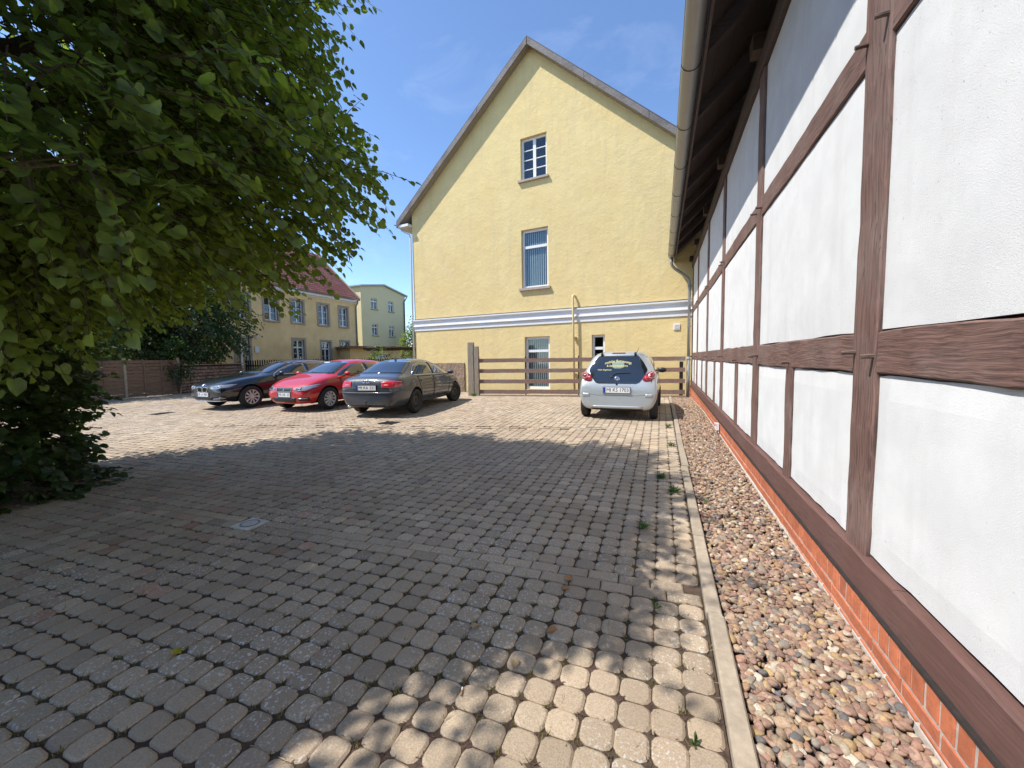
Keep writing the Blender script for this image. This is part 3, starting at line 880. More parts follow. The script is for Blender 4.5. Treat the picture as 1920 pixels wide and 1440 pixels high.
for course in range(4):
    y = 1.45 - .248 * 6 + (.123 if course % 2 else 0)
    while y < YE - .1:
        z = sill_top(y) - .193 - .128 - .012 - .032 - course * .076
        if z + .032 > gz(y) - .01:
            inst('brick', R.choice(STR), pl, (.982 + R.uniform(-.0015, .0015), y, z + R.uniform(-.002, .002)), (.016 + R.gauss(0, .004), 0, R.gauss(0, .002))); cnt += 1
        y += .248
# concrete footing showing below the bricks
b = MB()
b.grid([[(x_, y, gz(y) + dz) for (x_, dz) in ((1.0, .03), (.978, .012), (.965, -.05))] for y in [q * .5 for q in range(-4, 31)]])
b.build('footing', mt['mortar'], th)

# eaves: rafters, boards, beam ends
EX, EZ = .40, 5.06                # eave edge
RY = [5.195 + 1.3 * (k - 7) for k in range(0, 16) if 5.195 + 1.3 * (k - 7) < YE + .2]
sl = math.tan(math.radians(42))
for y in RY:
    b = MB()
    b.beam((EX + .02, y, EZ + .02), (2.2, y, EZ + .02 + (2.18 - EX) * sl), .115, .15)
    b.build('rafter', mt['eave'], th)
for k in range(6):                # sheathing boards, running along the eave
    x0 = EX + .0 + k * .2; z0 = EZ + .115 + k * .2 * sl
    b = MB(); b.beam((x0 + .1, -5, z0 + .1 * sl), (x0 + .1, YE + .25, z0 + .1 * sl), .024, .262, (1, 0, sl))
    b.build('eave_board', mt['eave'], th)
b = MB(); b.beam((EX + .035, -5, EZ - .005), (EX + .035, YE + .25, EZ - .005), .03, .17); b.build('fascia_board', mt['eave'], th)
b = MB()
for k in range(-2, 40):
    y = 5.195 - 6.5 + k * .52
b.beam((EX - .06, -5, EZ + .16), (EX - .06, YE + .28, EZ + .16), .16, .03)
b.quad((EX - .14, -5, EZ + .175), (EX - .14, YE + .28, EZ + .175), (5.2, YE + .28, EZ + .2 + (5.2 - EX) * sl), (5.2, -5, EZ + .2 + (5.2 - EX) * sl))
b.quad((5.2, -5, EZ + .2 + (5.2 - EX) * sl), (5.2, YE + .28, EZ + .2 + (5.2 - EX) * sl), (9.9, YE + .28, EZ), (9.9, -5, EZ))
b.build('roof', mt['slate'], th)
b = MB(); b.v = [(1.1, YE - .01, 4.8), (9.0, YE - .01, 4.8), (5.2, YE - .01, EZ + .05 + (5.2 - EX) * sl)]; b.f = [(0, 1, 2)]; b.m = [0]
b.build('end_gable', mt['plaster'], th)
for y in POSTS:
    b = MB(); b.box(.90, 1.02, y - .09, y + .09, PLATE + .205, PLATE + .38, .004); b.build('beam_end', mt['eave'], th)

# gutter and downpipe
gx, gzz, gr = .300, 5.075, .108
b = MB()
na = 14
for (rr, flip) in ((gr, 1), (gr - .008, -1)):
    P_ = []
    for y in (-5, 2, 6, 10, 14.86):
        P_.append([(gx + rr * math.cos(PI + PI * k / na), y, gzz + rr * math.sin(PI + PI * k / na)) for k in range(na + 1)])
    b.grid(P_)
    if flip < 0: pass
b.tube([(gx - gr + .004, -5, gzz + .004), (gx - gr + .004, 14.86, gzz + .004)], .011, 8)
b.add([(gx + gr * math.cos(PI + PI * k / na), 14.86, gzz + gr * math.sin(PI + PI * k / na)) for k in range(na + 1)], [tuple(range(na + 1))])
gut = b.build('gutter', mt['zinc'], th, True)
for y in [q - .65 + .65 for q in RY] + [3.0]:
    b = MB(); b.tube([(gx + (gr + .003) * math.cos(PI + PI * k / 12), y + .12, gzz + (gr + .003) * math.sin(PI + PI * k / 12)) for k in range(13)], .0045, 5)
    b.build('gutter_bracket', mt['darkmetal'], gut)
b = MB()
b.tube([(gx, 14.72, gzz - .08), (gx, 14.72, gzz - .28), (gx + .03, 14.73, gzz - .38), (gx + .14, 14.77, gzz - .50), (.74, 14.88, gzz - .72), (.84, 14.91, gzz - .80),
        (.895, 14.93, gzz - .93), (.90, 14.93, gzz - 1.2), (.90, 14.93, 1.5)], .048, 12)
dp = b.build('downpipe', mt['zinc'], th, True)
b = MB(); b.tube([(.90, 14.93, 1.54), (.90, 14.93, .0)], .056, 12); b.build('standpipe', mt['greypipe'], dp, True)
for z in (4.0, 2.6, 1.45):
    b = MB(); b.lathe([(.05, -.02), (.062, -.02), (.062, .02), (.05, .02)], 12, (.90, 14.93, z), 'z'); b.box(.91, 1.02, 14.92, 14.94, z - .01, z + .01)
    b.build('pipe_clip', mt['greypipe'], dp)
# small white terminal box at the sill
jb = empty('junction_box', (.965, 7.62, .30))
tag(jb, 'small pale grey box fixed to the brown sill beam of the half-timbered house', 'junction box')
b = MB(); b.box(-.05, .0, -.045, .045, -.06, .06, .002); mesh_obj('housing', b.v, b.f, mt['pvc'], jb, sub=False)
b = MB(); b.box(-.062, -.052, -.05, .05, .035, .068); mesh_obj('lid', b.v, b.f, mt['pvc'], jb, sub=False)
b = MB(); b.tube([(-.02, 0, -.06), (-.02, 0, -.2)], .012, 8); mesh_obj('conduit', b.v, b.f, mt['greypipe'], jb, sub=False)

# ------------------------------------------------------------------ buildings with real openings
def wall_open(mb, s0, s1, zb, topf, brk, ops, depth, y0=0.0):
    """wall in the x-z plane at y=y0 (outside is -y); ops: (s0,s1,z0,z1); topf(s) straight between brk points"""
    cuts = sorted(set([s0, s1] + [b for b in brk if s0 < b < s1] + [o[0] for o in ops] + [o[1] for o in ops]))
    for a, c in zip(cuts[:-1], cuts[1:]):
        if c - a < 1e-5: continue
        mid = (a + c) / 2
        mine = sorted([o for o in ops if o[0] <= mid <= o[1]], key=lambda o: o[2])
        z = zb
        for o in mine:
            mb.quad((a, y0, z), (c, y0, z), (c, y0, o[2]), (a, y0, o[2])); z = o[3]
        mb.quad((a, y0, z), (c, y0, z), (c, y0, topf(c)), (a, y0, topf(a)))
    for (a, c, z0, z1) in ops:
        y1 = y0 + depth
        mb.quad((a, y0, z0), (a, y1, z0), (a, y1, z1), (a, y0, z1))
        mb.quad((c, y0, z1), (c, y1, z1), (c, y1, z0), (c, y0, z0))
        mb.quad((a, y0, z1), (a, y1, z1), (c, y1, z1), (c, y0, z1))
        mb.quad((a, y0, z0), (c, y0, z0), (c, y1, z0), (a, y1, z0))

def window(root, s0, s1, z0, z1, dep=.13, fr=.07, cols=2, rows=3, transom=None, trows=1, bar=.026, mull=.09, sill='stonesill', surround=None,
           blinds=False, name='window', curtain=None, tcols=None, sillh=.085, mat='pvc', sill_out=.10):
    f = MB()
    e = .006
    ya, yb = dep - .01, dep + .055
    a0, a1, c0, c1 = s0 + e, s1 - e, z0 + e, z1 - e
    f.box(a0, a0 + fr, ya, yb, c0, c1); f.box(a1 - fr, a1, ya, yb, c0, c1)
    f.box(a0 + fr, a1 - fr, ya, yb, c0, c0 + fr); f.box(a0 + fr, a1 - fr, ya, yb, c1 - fr, c1)
    zones = []
    if transom:
        f.box(a0 + fr, a1 - fr, ya - .012, yb, transom - .055, transom + .055)
        zones = [(c0 + fr, transom - .055, cols, rows), (transom + .055, c1 - fr, tcols or cols, trows)]
    else: zones = [(c0 + fr, c1 - fr, cols, rows)]
    panes = []
    for (p0, p1, nc, nr_) in zones:
        x0, x1 = a0 + fr, a1 - fr
        for i in range(1, nc):
            xm = x0 + (x1 - x0) * i / nc
            wd = mull if nc == 2 else bar
            f.box(xm - wd / 2, xm + wd / 2, ya - .008, yb - .004, p0, p1)
        for i in range(nc):
            xa = x0 + (x1 - x0) * i / nc + ((mull if nc == 2 else bar) / 2 if i else 0)
            xb = x0 + (x1 - x0) * (i + 1) / nc - ((mull if nc == 2 else bar) / 2 if i < nc - 1 else 0)
            for j in range(1, nr_):
                zm = p0 + (p1 - p0) * j / nr_
                f.box(xa, xb, ya + .004, yb - .012, zm - bar / 2, zm + bar / 2)
            for j in range(nr_):
                za = p0 + (p1 - p0) * j / nr_ + (bar / 2 if j else 0)
                zb = p0 + (p1 - p0) * (j + 1) / nr_ - (bar / 2 if j < nr_ - 1 else 0)
                panes.append((xa, xb, za, zb))
    wd = f.build(name, mt[mat], root)
    for (xa, xb, za, zb) in panes:
        b = MB(); b.obox(((xa + xb) / 2, dep + .025, (za + zb) / 2), (xb - xa, R.gauss(0, .003), 0), (0, .006, 0), (0, R.gauss(0, .003), zb - za))
        b.build('pane', mt['pane'], wd)
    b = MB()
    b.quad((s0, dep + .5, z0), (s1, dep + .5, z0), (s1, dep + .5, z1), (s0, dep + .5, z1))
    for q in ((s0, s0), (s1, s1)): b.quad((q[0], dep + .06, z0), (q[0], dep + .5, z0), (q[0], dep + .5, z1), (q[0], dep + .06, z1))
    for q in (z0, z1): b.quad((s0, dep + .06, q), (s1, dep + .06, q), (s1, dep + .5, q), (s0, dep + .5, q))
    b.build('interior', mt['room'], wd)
    if blinds:
        n = 11
        for i in range(n):
            xm = s0 + fr + .03 + (s1 - s0 - 2 * fr - .06) * i / (n - 1)
            b = MB(); b.obox((xm, dep + .095, (z0 + z1) / 2), (.080, -.040, 0), (.001, .0015, 0), (0, 0, z1 - z0 - .2)); b.build('blind_slat', mt['blind'], wd)
    if curtain:
        b = MB(); n = 24
        b.grid([[(s0 + fr + (s1 - s0 - 2 * fr) * i / n, dep + .14 + .018 * math.sin(i * 1.9), zz) for i in range(n + 1)] for zz in (z0 + .05, z0 + (z1 - z0) * curtain)])
        b.build('curtain', mt['blind'], wd)
    if sill:
        b = MB(); b.obox(((s0 + s1) / 2, (dep - sill_out) / 2 - .005, z0 - sillh / 2), (s1 - s0 + .20, 0, 0), (0, dep + sill_out, -.02), (0, 0, sillh))
        b.build('window_sill', mt[sill], wd)
    if surround:
        k = .15; b = MB()
        b.box(s0 - k, s0 + .002, -.022, dep, z0, z1 + k); b.box(s1 - .002, s1 + k, -.022, dep, z0, z1 + k)
        b.box(s0 + .003, s1 - .003, -.022, dep, z1 - .002, z1 + k)
        b.build('surround', mt[surround], wd)
    return wd

# ---- yellow gable house
GR = math.atan2(-0.0994, 0.9950)
gh = empty('gable_house', (-7.5, 16.3, 0), GR)
tag(gh, 'tall yellow rendered house showing its bare gable wall behind the fence', 'house')
TL, TR_, TA, ZA = -4.29, 8.86, 2.28, 14.42
def gtop(s): return ZA - .848 * (TA - s) if s < TA else ZA - .895 * (s - TA)
W1 = (1.79, 2.99, 9.16, 10.92); W2 = (1.78, 3.03, 4.60, 7.10); D1 = (1.89, 3.07, .21, 2.50); W3 = (4.89, 5.42, .95, 2.47)
b = MB()
wall_open(b, TL, TR_, -.1, gtop, [TA], [W1, W2, D1, W3], .2)
b.build('gable_wall', mt['yellow'], gh)
b = MB()
b.quad((TL, 0, -.1), (TL, 12, -.1), (TL, 12, gtop(TL)), (TL, 0, gtop(TL)))
b.quad((TR_, 0, -.1), (TR_, 12, -.1), (TR_, 12, gtop(TR_)), (TR_, 0, gtop(TR_)))
b.add([(TL, 12, -.1), (TR_, 12, -.1), (TR_, 12, gtop(TR_)), (TA, 12, ZA), (TL, 12, gtop(TL))], [(0, 1, 2, 3, 4)])
b.build('side_walls', mt['yellow'], gh)
window(gh, *W1, dep=.15, fr=.085, cols=2, rows=4, bar=.035, mull=.13)
window(gh, *W2, dep=.14, fr=.10, cols=1, rows=1, transom=6.37, blinds=True, sillh=.10)
window(gh, *D1, dep=.14, fr=.105, cols=1, rows=1, transom=1.88, blinds=True, sill=None, name='terrace_door')
window(gh, *W3, dep=.12, fr=.085, cols=1, rows=1, transom=1.93, sill='stonesill')
# rough plinth to the left of the fence post
b = MB()
xs = [TL - .03 + (3.02) * i / 40 for i in range(41)]
b.grid([[(x, -.05 - (.0 if zi in (0, 9) else R.uniform(-.012, .012)), -.1 + (1.48) * zi / 9) for x in xs] for zi in range(10)])
b.quad((xs[0], -.05, 1.38), (xs[-1], -.05, 1.38), (xs[-1], .0, 1.40), (xs[0], .0, 1.40))
b.quad((xs[-1], -.05, -.1), (xs[-1], 0.02, -.1), (xs[-1], 0.02, 1.39), (xs[-1], -.05, 1.38))
b.build('plinth', mt['rough'], gh)
# white string course
prof = [(3.02, 0), (3.02, .03), (3.19, .03), (3.21, .075), (3.27, .075), (3.29, .04), (3.49, .045), (3.52, .11), (3.58, .11), (3.60, 0)]
b = MB()
b.grid([[(x, -p, z) for (z, p) in prof] for x in (TL - .04, TR_)])
b.add([(TL - .04, -p, z) for (z, p) in prof], [tuple(range(len(prof)))])
b.build('string_course', mt['white'], gh)
b = MB(); b.grid([[(x, -p, z) for (z, p) in ((3.602, .12), (3.615, .12), (3.63, 0))] for x in (TL - .05, TR_)]); b.build('course_flashing', mt['stonesill'], gh)
b = MB(); b.grid([[(x, -p, z) for (z, p) in ((3.205, .078), (3.225, .085))] for x in (TL - .05, TR_)]); b.build('course_joint', mt['stonesill'], gh)
# air vent, vent pipe
b = MB(); b.box(7.96, 8.17, -.035, 0, 2.53, 2.75)
vt = b.build('air_vent', mt['pvc'], gh)
for k in range(5):
    b = MB(); b.obox((8.065, -.040, 2.565 + k * .037), (.16, 0, 0), (0, .012, -.012), (0, .004, .004)); b.build('louvre', mt['white'], vt)
b = MB(); b.tube([(4.22, -.17, -.1), (4.15, -.17, 4.02), (4.16, -.15, 4.09), (4.19, -.08, 4.10), (4.21, .02, 4.06)], .042, 10)
pp = b.build('vent_pipe', mt['cream'], gh, True)
for z in (.9, 2.4): b = MB(); b.box(4.12, 4.26, -.135, 0, z - .02, z + .02); b.build('pipe_clip', mt['cream'], pp)
# roof slopes: tiles over a soffit, weathered verge boards
OV = .33
def slope(xe, ze_in, zin, top_e, top_a, nm):
    b = MB(mi=0) if False else MB()
    for y in ():
        pass
    b.add([(xe, -OV, top_e), (TA, -OV, top_a), (TA, 12.3, top_a), (xe, 12.3, top_e)], [(0, 1, 2, 3)])
    b.add([(xe, -OV, top_e - .05), (TA, -OV, top_a - .05), (TA, -OV, top_a), (xe, -OV, top_e)], [(0, 1, 2, 3)])
    b.add([(xe, -OV, top_e - .05), (xe, 12.3, top_e - .05), (xe, 12.3, top_e), (xe, -OV, top_e)], [(0, 1, 2, 3)])
    o = b.build('roof', mt['slate'], gh)
    d = MB()
    d.quad((xe, -OV + .02, ze_in), (xe, 12.3, ze_in), (TA, 12.3, zin), (TA, -OV + .02, zin))
    d.build('soffit', mt['soffit'], o)
    n = 3
    for k in range(n):
        t0, t1 = k / n, (k + 1) / n - .002
        X = lambda t: xe + (TA - xe) * t
        Zl = lambda t: ze_in - .03 + (zin - ze_in) * t
        Zh = lambda t: top_e - .052 + (top_a - top_e) * t
        q = R.uniform(0, .006)
        v = MB()
        vs = []
        for yy in (-OV - .008 - q, -OV + .024):
            vs += [(X(t0), yy, Zl(t0)), (X(t1), yy, Zl(t1)), (X(t1), yy, Zh(t1)), (X(t0), yy, Zh(t0))]
        v.add(vs, [(0, 1, 2, 3), (7, 6, 5, 4), (0, 4, 5, 1), (1, 5, 6, 2), (2, 6, 7, 3), (3, 7, 4, 0)])
        v.build('verge_board', mt['verge'], o)
    return o
rl = slope(-5.02, ZA - .848 * (TA + 5.02), ZA + .0, 8.54, 14.71, 'l')
rr_ = slope(TR_ + .6, ZA - .895 * (TR_ + .6 - TA), ZA + .0, ZA - .895 * (TR_ + .6 - TA) + .27, 14.71, 'r')
# eave box, gutter and white downpipe on the left corner
b = MB(); b.box(-4.97, -4.30, -OV + .03, 12, 8.22, 8.34); b.build('eave_box', mt['white'], gh)
b = MB()
b.grid([[(-5.10 + .08 * math.cos(PI + PI * k / 8), y, 8.42 + .08 * math.sin(PI + PI * k / 8)) for k in range(9)] for y in (-OV, 12)])
b.build('gutter', mt['greypipe'], gh)
b = MB(); b.tube([(-5.08, .1, 8.36), (-5.05, .08, 8.2), (-4.75, -.0, 8.05), (-4.45, -.05, 7.9), (-4.37, -.05, 7.7), (-4.37, -.05, .0)], .042, 10)
b.build('downpipe', mt['white'], gh, True)

# ---- fence along the yard's end
FA, FB = Vector((-6.74, 13.52, 0)), Vector((.80, 14.86, 0))
fd = (FB - FA).normalized(); fl = (FB - FA).length
fen = empty('board_fence', tuple(FA + fd * fl / 2 + Vector((0, 0, .11))))
tag(fen, 'brown four-rail wooden fence in front of the yellow gable', 'fence')
fn = Vector((fd.y, -fd.x, 0))          # towards the camera
for i, (z0, z1) in enumerate(((.21, .365), (.61, .76), (1.01, 1.16), (1.41, 1.56))):
    joints = [0.06, 2.04 + R.uniform(-.03, .03), 4.02 + R.uniform(-.03, .03), 5.9 + R.uniform(-.03, .03), fl]
    for a, c in zip(joints[:-1], joints[1:]):
        b = MB()
        p, q = FA + fd * (a + .004), FA + fd * (c - .004)
        n = 10; P_ = []
        zz = (z0 + z1) / 2 + R.uniform(-.008, .008); dz = R.uniform(-.008, .008); h = (z1 - z0) / 2
        for k in range(n + 1):
            t = k / n; cc = p.lerp(q, t); cz = zz + dz * t
            e = R.gauss(0, .003)
            ring = [(cc + fn * .02, cz - h + e), (cc + fn * .02, cz + h + e), (cc - fn * .02, cz + h + e), (cc - fn * .02, cz - h + e), (cc + fn * .02, cz - h + e)]
            P_.append([(v.x, v.y, z) for v, z in ring])
        b.grid(P_)
        b.f.append((0, 1, 2, 3)); b.m.append(0); m_ = len(b.v); b.f.append((m_ - 5, m_ - 4, m_ - 3, m_ - 2)); b.m.append(0)
        b.build('rail', mt['fencew'], fen)
for s in (.10, 1.95, 3.95, 5.85):
    p = FA + fd * s - fn * .045
    b = MB(); b.obox((p.x, p.y, .85), fd * .045, fn * .045, (0, 0, 1.56)); b.build('iron_post', mt['darkmetal'], fen)
p = FA + fd * (fl - .12) - fn * .06
b = MB(); b.obox((p.x, p.y, .72), fd * .11, fn * .07, (0, 0, 1.3)); b.build('iron_post', mt['darkmetal'], fen)
b = MB(); p = FA + fd * fl / 2 + fn * .02
b.obox((p.x, p.y, .10), fd * fl, fn * .12, (0, 0, .13)); b.build('base_strip', mt['kerb'], fen)
for n, (s, off, wd, h, nm) in enumerate(((-.19, .02, .22, 2.14, 'tall grey weathered wooden gatepost at the left end of the fence'), (.02, .06, .19, 1.98, 'shorter brown wooden gatepost carrying the fence rails'))):
    p = FA + fd * s + fn * off * 0
    gp = empty('gate_post', (p.x, p.y, .1)); tag(gp, nm, 'post', 'posts at the fence end')
    P_ = []
    for k in range(13):
        z = h * k / 12; hw = wd / 2 * (1.02 - .06 * k / 12); e = R.gauss(0, .004)
        P_.append([(v.x, v.y, z - .05) for v in (fd * (-hw + e) + fn * hw, fd * (hw + e) + fn * hw, fd * (hw + e) - fn * hw, fd * (-hw + e) - fn * hw, fd * (-hw + e) + fn * hw)])
    b = MB(); b.grid(P_); m_ = len(b.v); b.f.append((m_ - 5, m_ - 4, m_ - 3, m_ - 2)); b.m.append(0)
    mesh_obj('shaft', b.v, b.f, mt['postw'], gp, sub=False)
    b = MB(); b.obox((0, 0, h - .045), fd * (wd * .93), fn * (wd * .93), (0, 0, .02)); mesh_obj('cap', b.v, b.f, mt['postw'], gp, sub=False)

# ---- ochre house on the left with the red tiled roof
LH = math.atan2(.9995, .031)
lh = empty('ochre_house', (-25.24, 18.08, 0), LH)
tag(lh, 'long ochre two-storey house with red tiled roof and white windows', 'house')
up_w = [(-5.6, -4.6), (-3.5, -2.5), (-1.5, -.5), (.52, 1.5), (2.56, 3.5), (4.85, 5.80), (6.90, 7.78)]
ops = [(a, c, 4.42, 6.05) for a, c in up_w]
lo_w = [(-5.6, -4.6), (2.55, 3.47), (6.95, 7.80)]
ops += [(a, c, 1.3, 3.18) for a, c in lo_w]
doors = [(-1.47, -.60, .35, 3.12), (5.02, 5.88, .35, 3.12)]
ops += doors
b = MB(); wall_open(b, -9, 8.80, -.2, lambda s: 6.72, [], ops, .22)
b.quad((8.8, 0, -.2), (8.8, 9, -.2), (8.8, 9, 6.72), (8.8, 0, 6.72))
b.add([(8.8, 0, 6.72), (8.8, 9, 6.72), (8.8, 4.5, 10.6)], [(0, 1, 2)])
b.build('front_wall', mt['yellow2'], lh)
for a, c in up_w: window(lh, a, c, 4.42, 6.05, dep=.16, fr=.075, cols=2, rows=3, bar=.03, mull=.10, surround='surround', sill='surround', sillh=.11, sill_out=.08)
for a, c in lo_w: window(lh, a, c, 1.3, 3.18, dep=.16, fr=.075, cols=2, rows=3, transom=2.62, bar=.03, mull=.10, surround='surround', sill='surround')
for k, (a, c, z0, z1) in enumerate(doors):
    window(lh, a, c, z0, z1, dep=.16, fr=.09, cols=2, rows=4, transom=2.55, bar=.03, mull=.12, surround='surround', sill=None, name='glazed_door')
b = MB(); b.grid([[(s, -p, z) for (z, p) in ((6.50, 0), (6.52, .05), (6.60, .06), (6.62, .22), (6.78, .24), (6.80, .0))] for s in (-9, 8.85)])
b.build('cornice', mt['white'], lh)
b = MB(); b.grid([[(s, -.30 + .07 * math.cos(PI + PI * k / 8), 6.86 + .07 * math.sin(PI + PI * k / 8)) for k in range(9)] for s in (-9, 8.95)]); b.build('gutter', mt['greypipe'], lh)
b = MB(); b.tube([(8.72, -.30, 6.8), (8.72, -.25, 6.55), (8.70, -.07, 6.3), (8.70, -.07, 0)], .055, 10); b.build('downpipe', mt['greypipe'], lh, True)
# pantiles: waves across, steps down the slope
b = MB()
nr_, tl = 22, math.tan(math.radians(42))
for r_ in range(nr_):
    y0 = -.34 + 4.95 * r_ / nr_; y1 = -.34 + 4.95 * (r_ + 1.06) / nr_
    P_ = []
    for (yy, lift) in ((y0, -.03), (y0 - .004, .05), (y1, .0)):
        row = []
        for i in range(0, 355 + 1):
            s = -9.1 + i * .05083
            row.append((s, yy, 6.90 + (yy + .34) * tl + lift + .028 * math.sin(2 * PI * s / .225)))
        P_.append(row)
    b.grid(P_)
rf = b.build('roof', mt['tile'], lh, True)
b = MB(); b.quad((-9.1, 4.6, 11.3), (8.94, 4.6, 11.3), (8.94, 9.4, 6.8), (-9.1, 9.4, 6.8)); b.build('rear_slope', mt['tile'], rf)
b = MB(); b.beam((8.97, -.32, 6.93), (8.97, 4.6, 6.93 + 4.92 * tl), .03, .2); b.build('verge_board', mt['surround'], rf)
b = MB(); b.box(6.33, 6.47, -.12, 0, 2.44, 2.60); b.build('wall_lamp', mt['chrome'], lh)
b = MB(); b.box(-.30, -.02, -.08, 0, 2.20, 2.62); b.build('meter_box', mt['white'], lh)
b = MB(); b.box(-.32, -.16, -.28, 0, 3.25, 3.36); b.build('camera', mt['white'], lh)
b = MB(); b.box(4.0, 4.3, -.05, 0, 6.30, 6.42); b.build('bird_box', mt['surround'], lh)

# ---- pale block behind it
K = 1.12
fh = empty('pale_apartment_house', (-28.6, 33.4, 0), math.atan2(1.0, .02))
tag(fh, 'pale yellow plain house of several storeys behind the ochre house', 'house')
def zz(z): return 1.55 + (z - 1.55) * K
SL_, SR_ = -1.68 * K, 4.63 * K
def ftop(s): return zz(8.34) + (s - SL_) * .165 if s < 1.32 * K else zz(8.87) - (s - 1.32 * K) * .166
FW = [(-.39 * K, .41 * K, zz(6.44), zz(7.47)), (2.01 * K, 2.78 * K, zz(6.44), zz(7.47)), (-.37 * K, .41 * K, zz(3.95), zz(5.03)), (2.02 * K, 2.80 * K, zz(3.95), zz(5.03))]
b = MB(); wall_open(b, SL_, SR_, -.2, ftop, [1.32 * K], FW, .2); b.build('front_wall', mt['yellow3'], fh)
b = MB()
b.quad((SL_, 0, -.2), (SL_, 9, -.2), (SL_, 9, ftop(SL_)), (SL_, 0, ftop(SL_))); b.build('side_wall', mt['yellow3'], fh)
b = MB(); b.quad((SR_, 0, -.2), (SR_, 9, -.2), (SR_, 9, ftop(SR_)), (SR_, 0, ftop(SR_)))
b.build('side_wall', mt['yellow3'], fh)
for q in FW: window(fh, *q, dep=.12, fr=.07, cols=2, rows=1, transom=q[3] - .33, mull=.09, curtain=.9, sill='surround')
b = MB()
ce = 1.32 * K
for (xa, xb) in ((SL_ - .2, ce), (ce, SR_ + .3)):
    za, zb = ftop(xa) if xa > SL_ else ftop(SL_) - .03, ftop(xb) if xb < SR_ else ftop(SR_) - .05
    vs = []
    for yy in (-.22, 9): vs += [(xa, yy, za + .01), (xb, yy, zb + .01), (xb, yy, zb + .15), (xa, yy, za + .15)]
    b.add(vs, [(0, 1, 2, 3), (7, 6, 5, 4), (0, 4, 5, 1), (1, 5, 6, 2), (2, 6, 7, 3), (3, 7, 4, 0)])
b.build('roof', mt['zinc'], fh)
b = MB(); b.tube([(SR_ + .2, -.15, ftop(SR_) - .1), (SR_ - .25, -.1, ftop(SR_) - .7), (SR_ - .27, -.1, 0)], .06, 8); b.build('downpipe', mt['darkmetal'], fh)
b = MB(); b.tube([(SL_ - .14, 1.4, 4.35), (SL_ - .2, 1.3, 4.4), (SL_ - .2, 1.0, 4.15), (SL_ - .12, .8, 3.7)], .09, 8); b.build('vent_spout', mt['darkmetal'], fh)

# ---- low lean-to and pergola between the houses
sh = empty('garden_shed', (-21.5, 25.5, .1), math.radians(62))
tag(sh, 'low beige shed with white door and flat brown roof between the houses', 'shed')
b = MB(); b.box(-2.3, 4.6, 0, 3, 0, 2.45); mesh_obj('wall', b.v, b.f, mt['yellow2'], sh)
b = MB(); b.box(-2.6, 4.8, -.35, 3.3, 2.46, 2.62); mesh_obj('roof', b.v, b.f, mt['slat'], sh)
b = MB(); b.box(-.6, .5, -.03, 0, 0, 2.02); d_ = mesh_obj('door', b.v, b.f, mt['white'], sh)
b = MB(); b.tube([(.38, -.035, 1.0), (.38, -.08, 1.0), (.27, -.08, 1.0)], .012, 6); mesh_obj('handle', b.v, b.f, mt['darkmetal'], d_)
pgA, pgB = Vector((-17.75, 20.1, 0)), Vector((-14.4, 22.6, 0))
pd_ = (pgB - pgA).normalized(); pn = Vector((pd_.y, -pd_.x, 0))
pg = empty('pergola', tuple(pgA.lerp(pgB, .5) + Vector((0, 0, .1))))
tag(pg, 'weathered wooden pergola with a ragged roof beside the gable house', 'pergola')
for s, off in ((0.15, 0), (2.1, 0), (4.0, 0), (.15, -2.2), (2.1, -2.2), (4.0, -2.2)):
    p = pgA + pd_ * s + pn * off
    b = MB(); b.obox((p.x, p.y, 1.15), pd_ * .13, pn * .13, (0, 0, 2.2)); b.build('post', mt['postw'], pg)
for off in (0, -2.2):
    b = MB(); a_ = pgA - pd_ * .35 + pn * off; c_ = pgB + pd_ * .3 + pn * off
    b.beam((a_.x, a_.y, 2.31), (c_.x, c_.y, 2.36), .11, .14); b.build('beam', mt['eave'], pg)
b = MB(); a_ = pgA + pd_ * .15; c_ = a_ + pd_ * .5; b.beam((a_.x, a_.y, 1.75), (c_.x, c_.y, 2.26), .08, .08); b.build('brace', mt['eave'], pg)
for k in range(16):
    p = pgA + pd_ * (-.3 + k * .30)
    a_ = p + pn * (.45 + R.uniform(-.1, .15)); c_ = p - pn * 2.6
    b = MB(); b.beam((a_.x, a_.y, 2.43 + R.uniform(-.02, .03)), (c_.x, c_.y, 2.50 + R.uniform(-.02, .05)), R.uniform(.17, .28), .05); b.build('roof_slat', mt['postw'] if k % 3 else mt['slat'], pg)

# ---- lattice fence and stone wall along the far left side
lf = empty('lamella_fence', (-19.7, 8.2, .17))
tag(lf, 'dark brown horizontal slat fence panels in shade on the far left', 'fence')
y = 5.0
panels = [(5.0, 6.75), (6.83, 8.58), (8.66, 10.38)]
for pi, (a, c) in enumerate(panels):
    n = 11
    for k in range(n):
        z = gz(8) + .07 + k * .135
        b = MB()
        P_ = []
        for i in range(13):
            t = i / 12; yy = a + (c - a) * t
            w_ = (.020 if k % 2 else -.020) * math.sin(PI * 3 * t)
            P_.append([(-19.7 + .008 + w_, yy, z), (-19.7 + .008 + w_, yy, z + .118), (-19.7 - .008 + w_, yy, z + .118), (-19.7 - .008 + w_, yy, z), (-19.7 + .008 + w_, yy, z)])
        b.grid(P_); b.build('slat', mt['slat'], lf)
    for t in (0.33, .67):
        yy = a + (c - a) * t
        b = MB(); b.box(-19.70, -19.655, yy - .02, yy + .02, gz(8) + .05, gz(8) + 1.55); b.build('batten', mt['slat'], lf)
for yy in (4.96, 6.79, 8.62, 10.43):
    b = MB(); b.box(-19.76, -19.66, yy - .04, yy + .04, gz(yy) - .1, gz(yy) + 1.62); b.build('post', mt['postw'], lf)
sw = empty('rubble_stone_wall', (-20.6, 12.3, .15))
tag(sw, 'low reddish rubble stone wall behind the black estate car', 'wall')
wa, wb = Vector((-19.85, 10.5, 0)), Vector((-23.0, 15.4, 0))
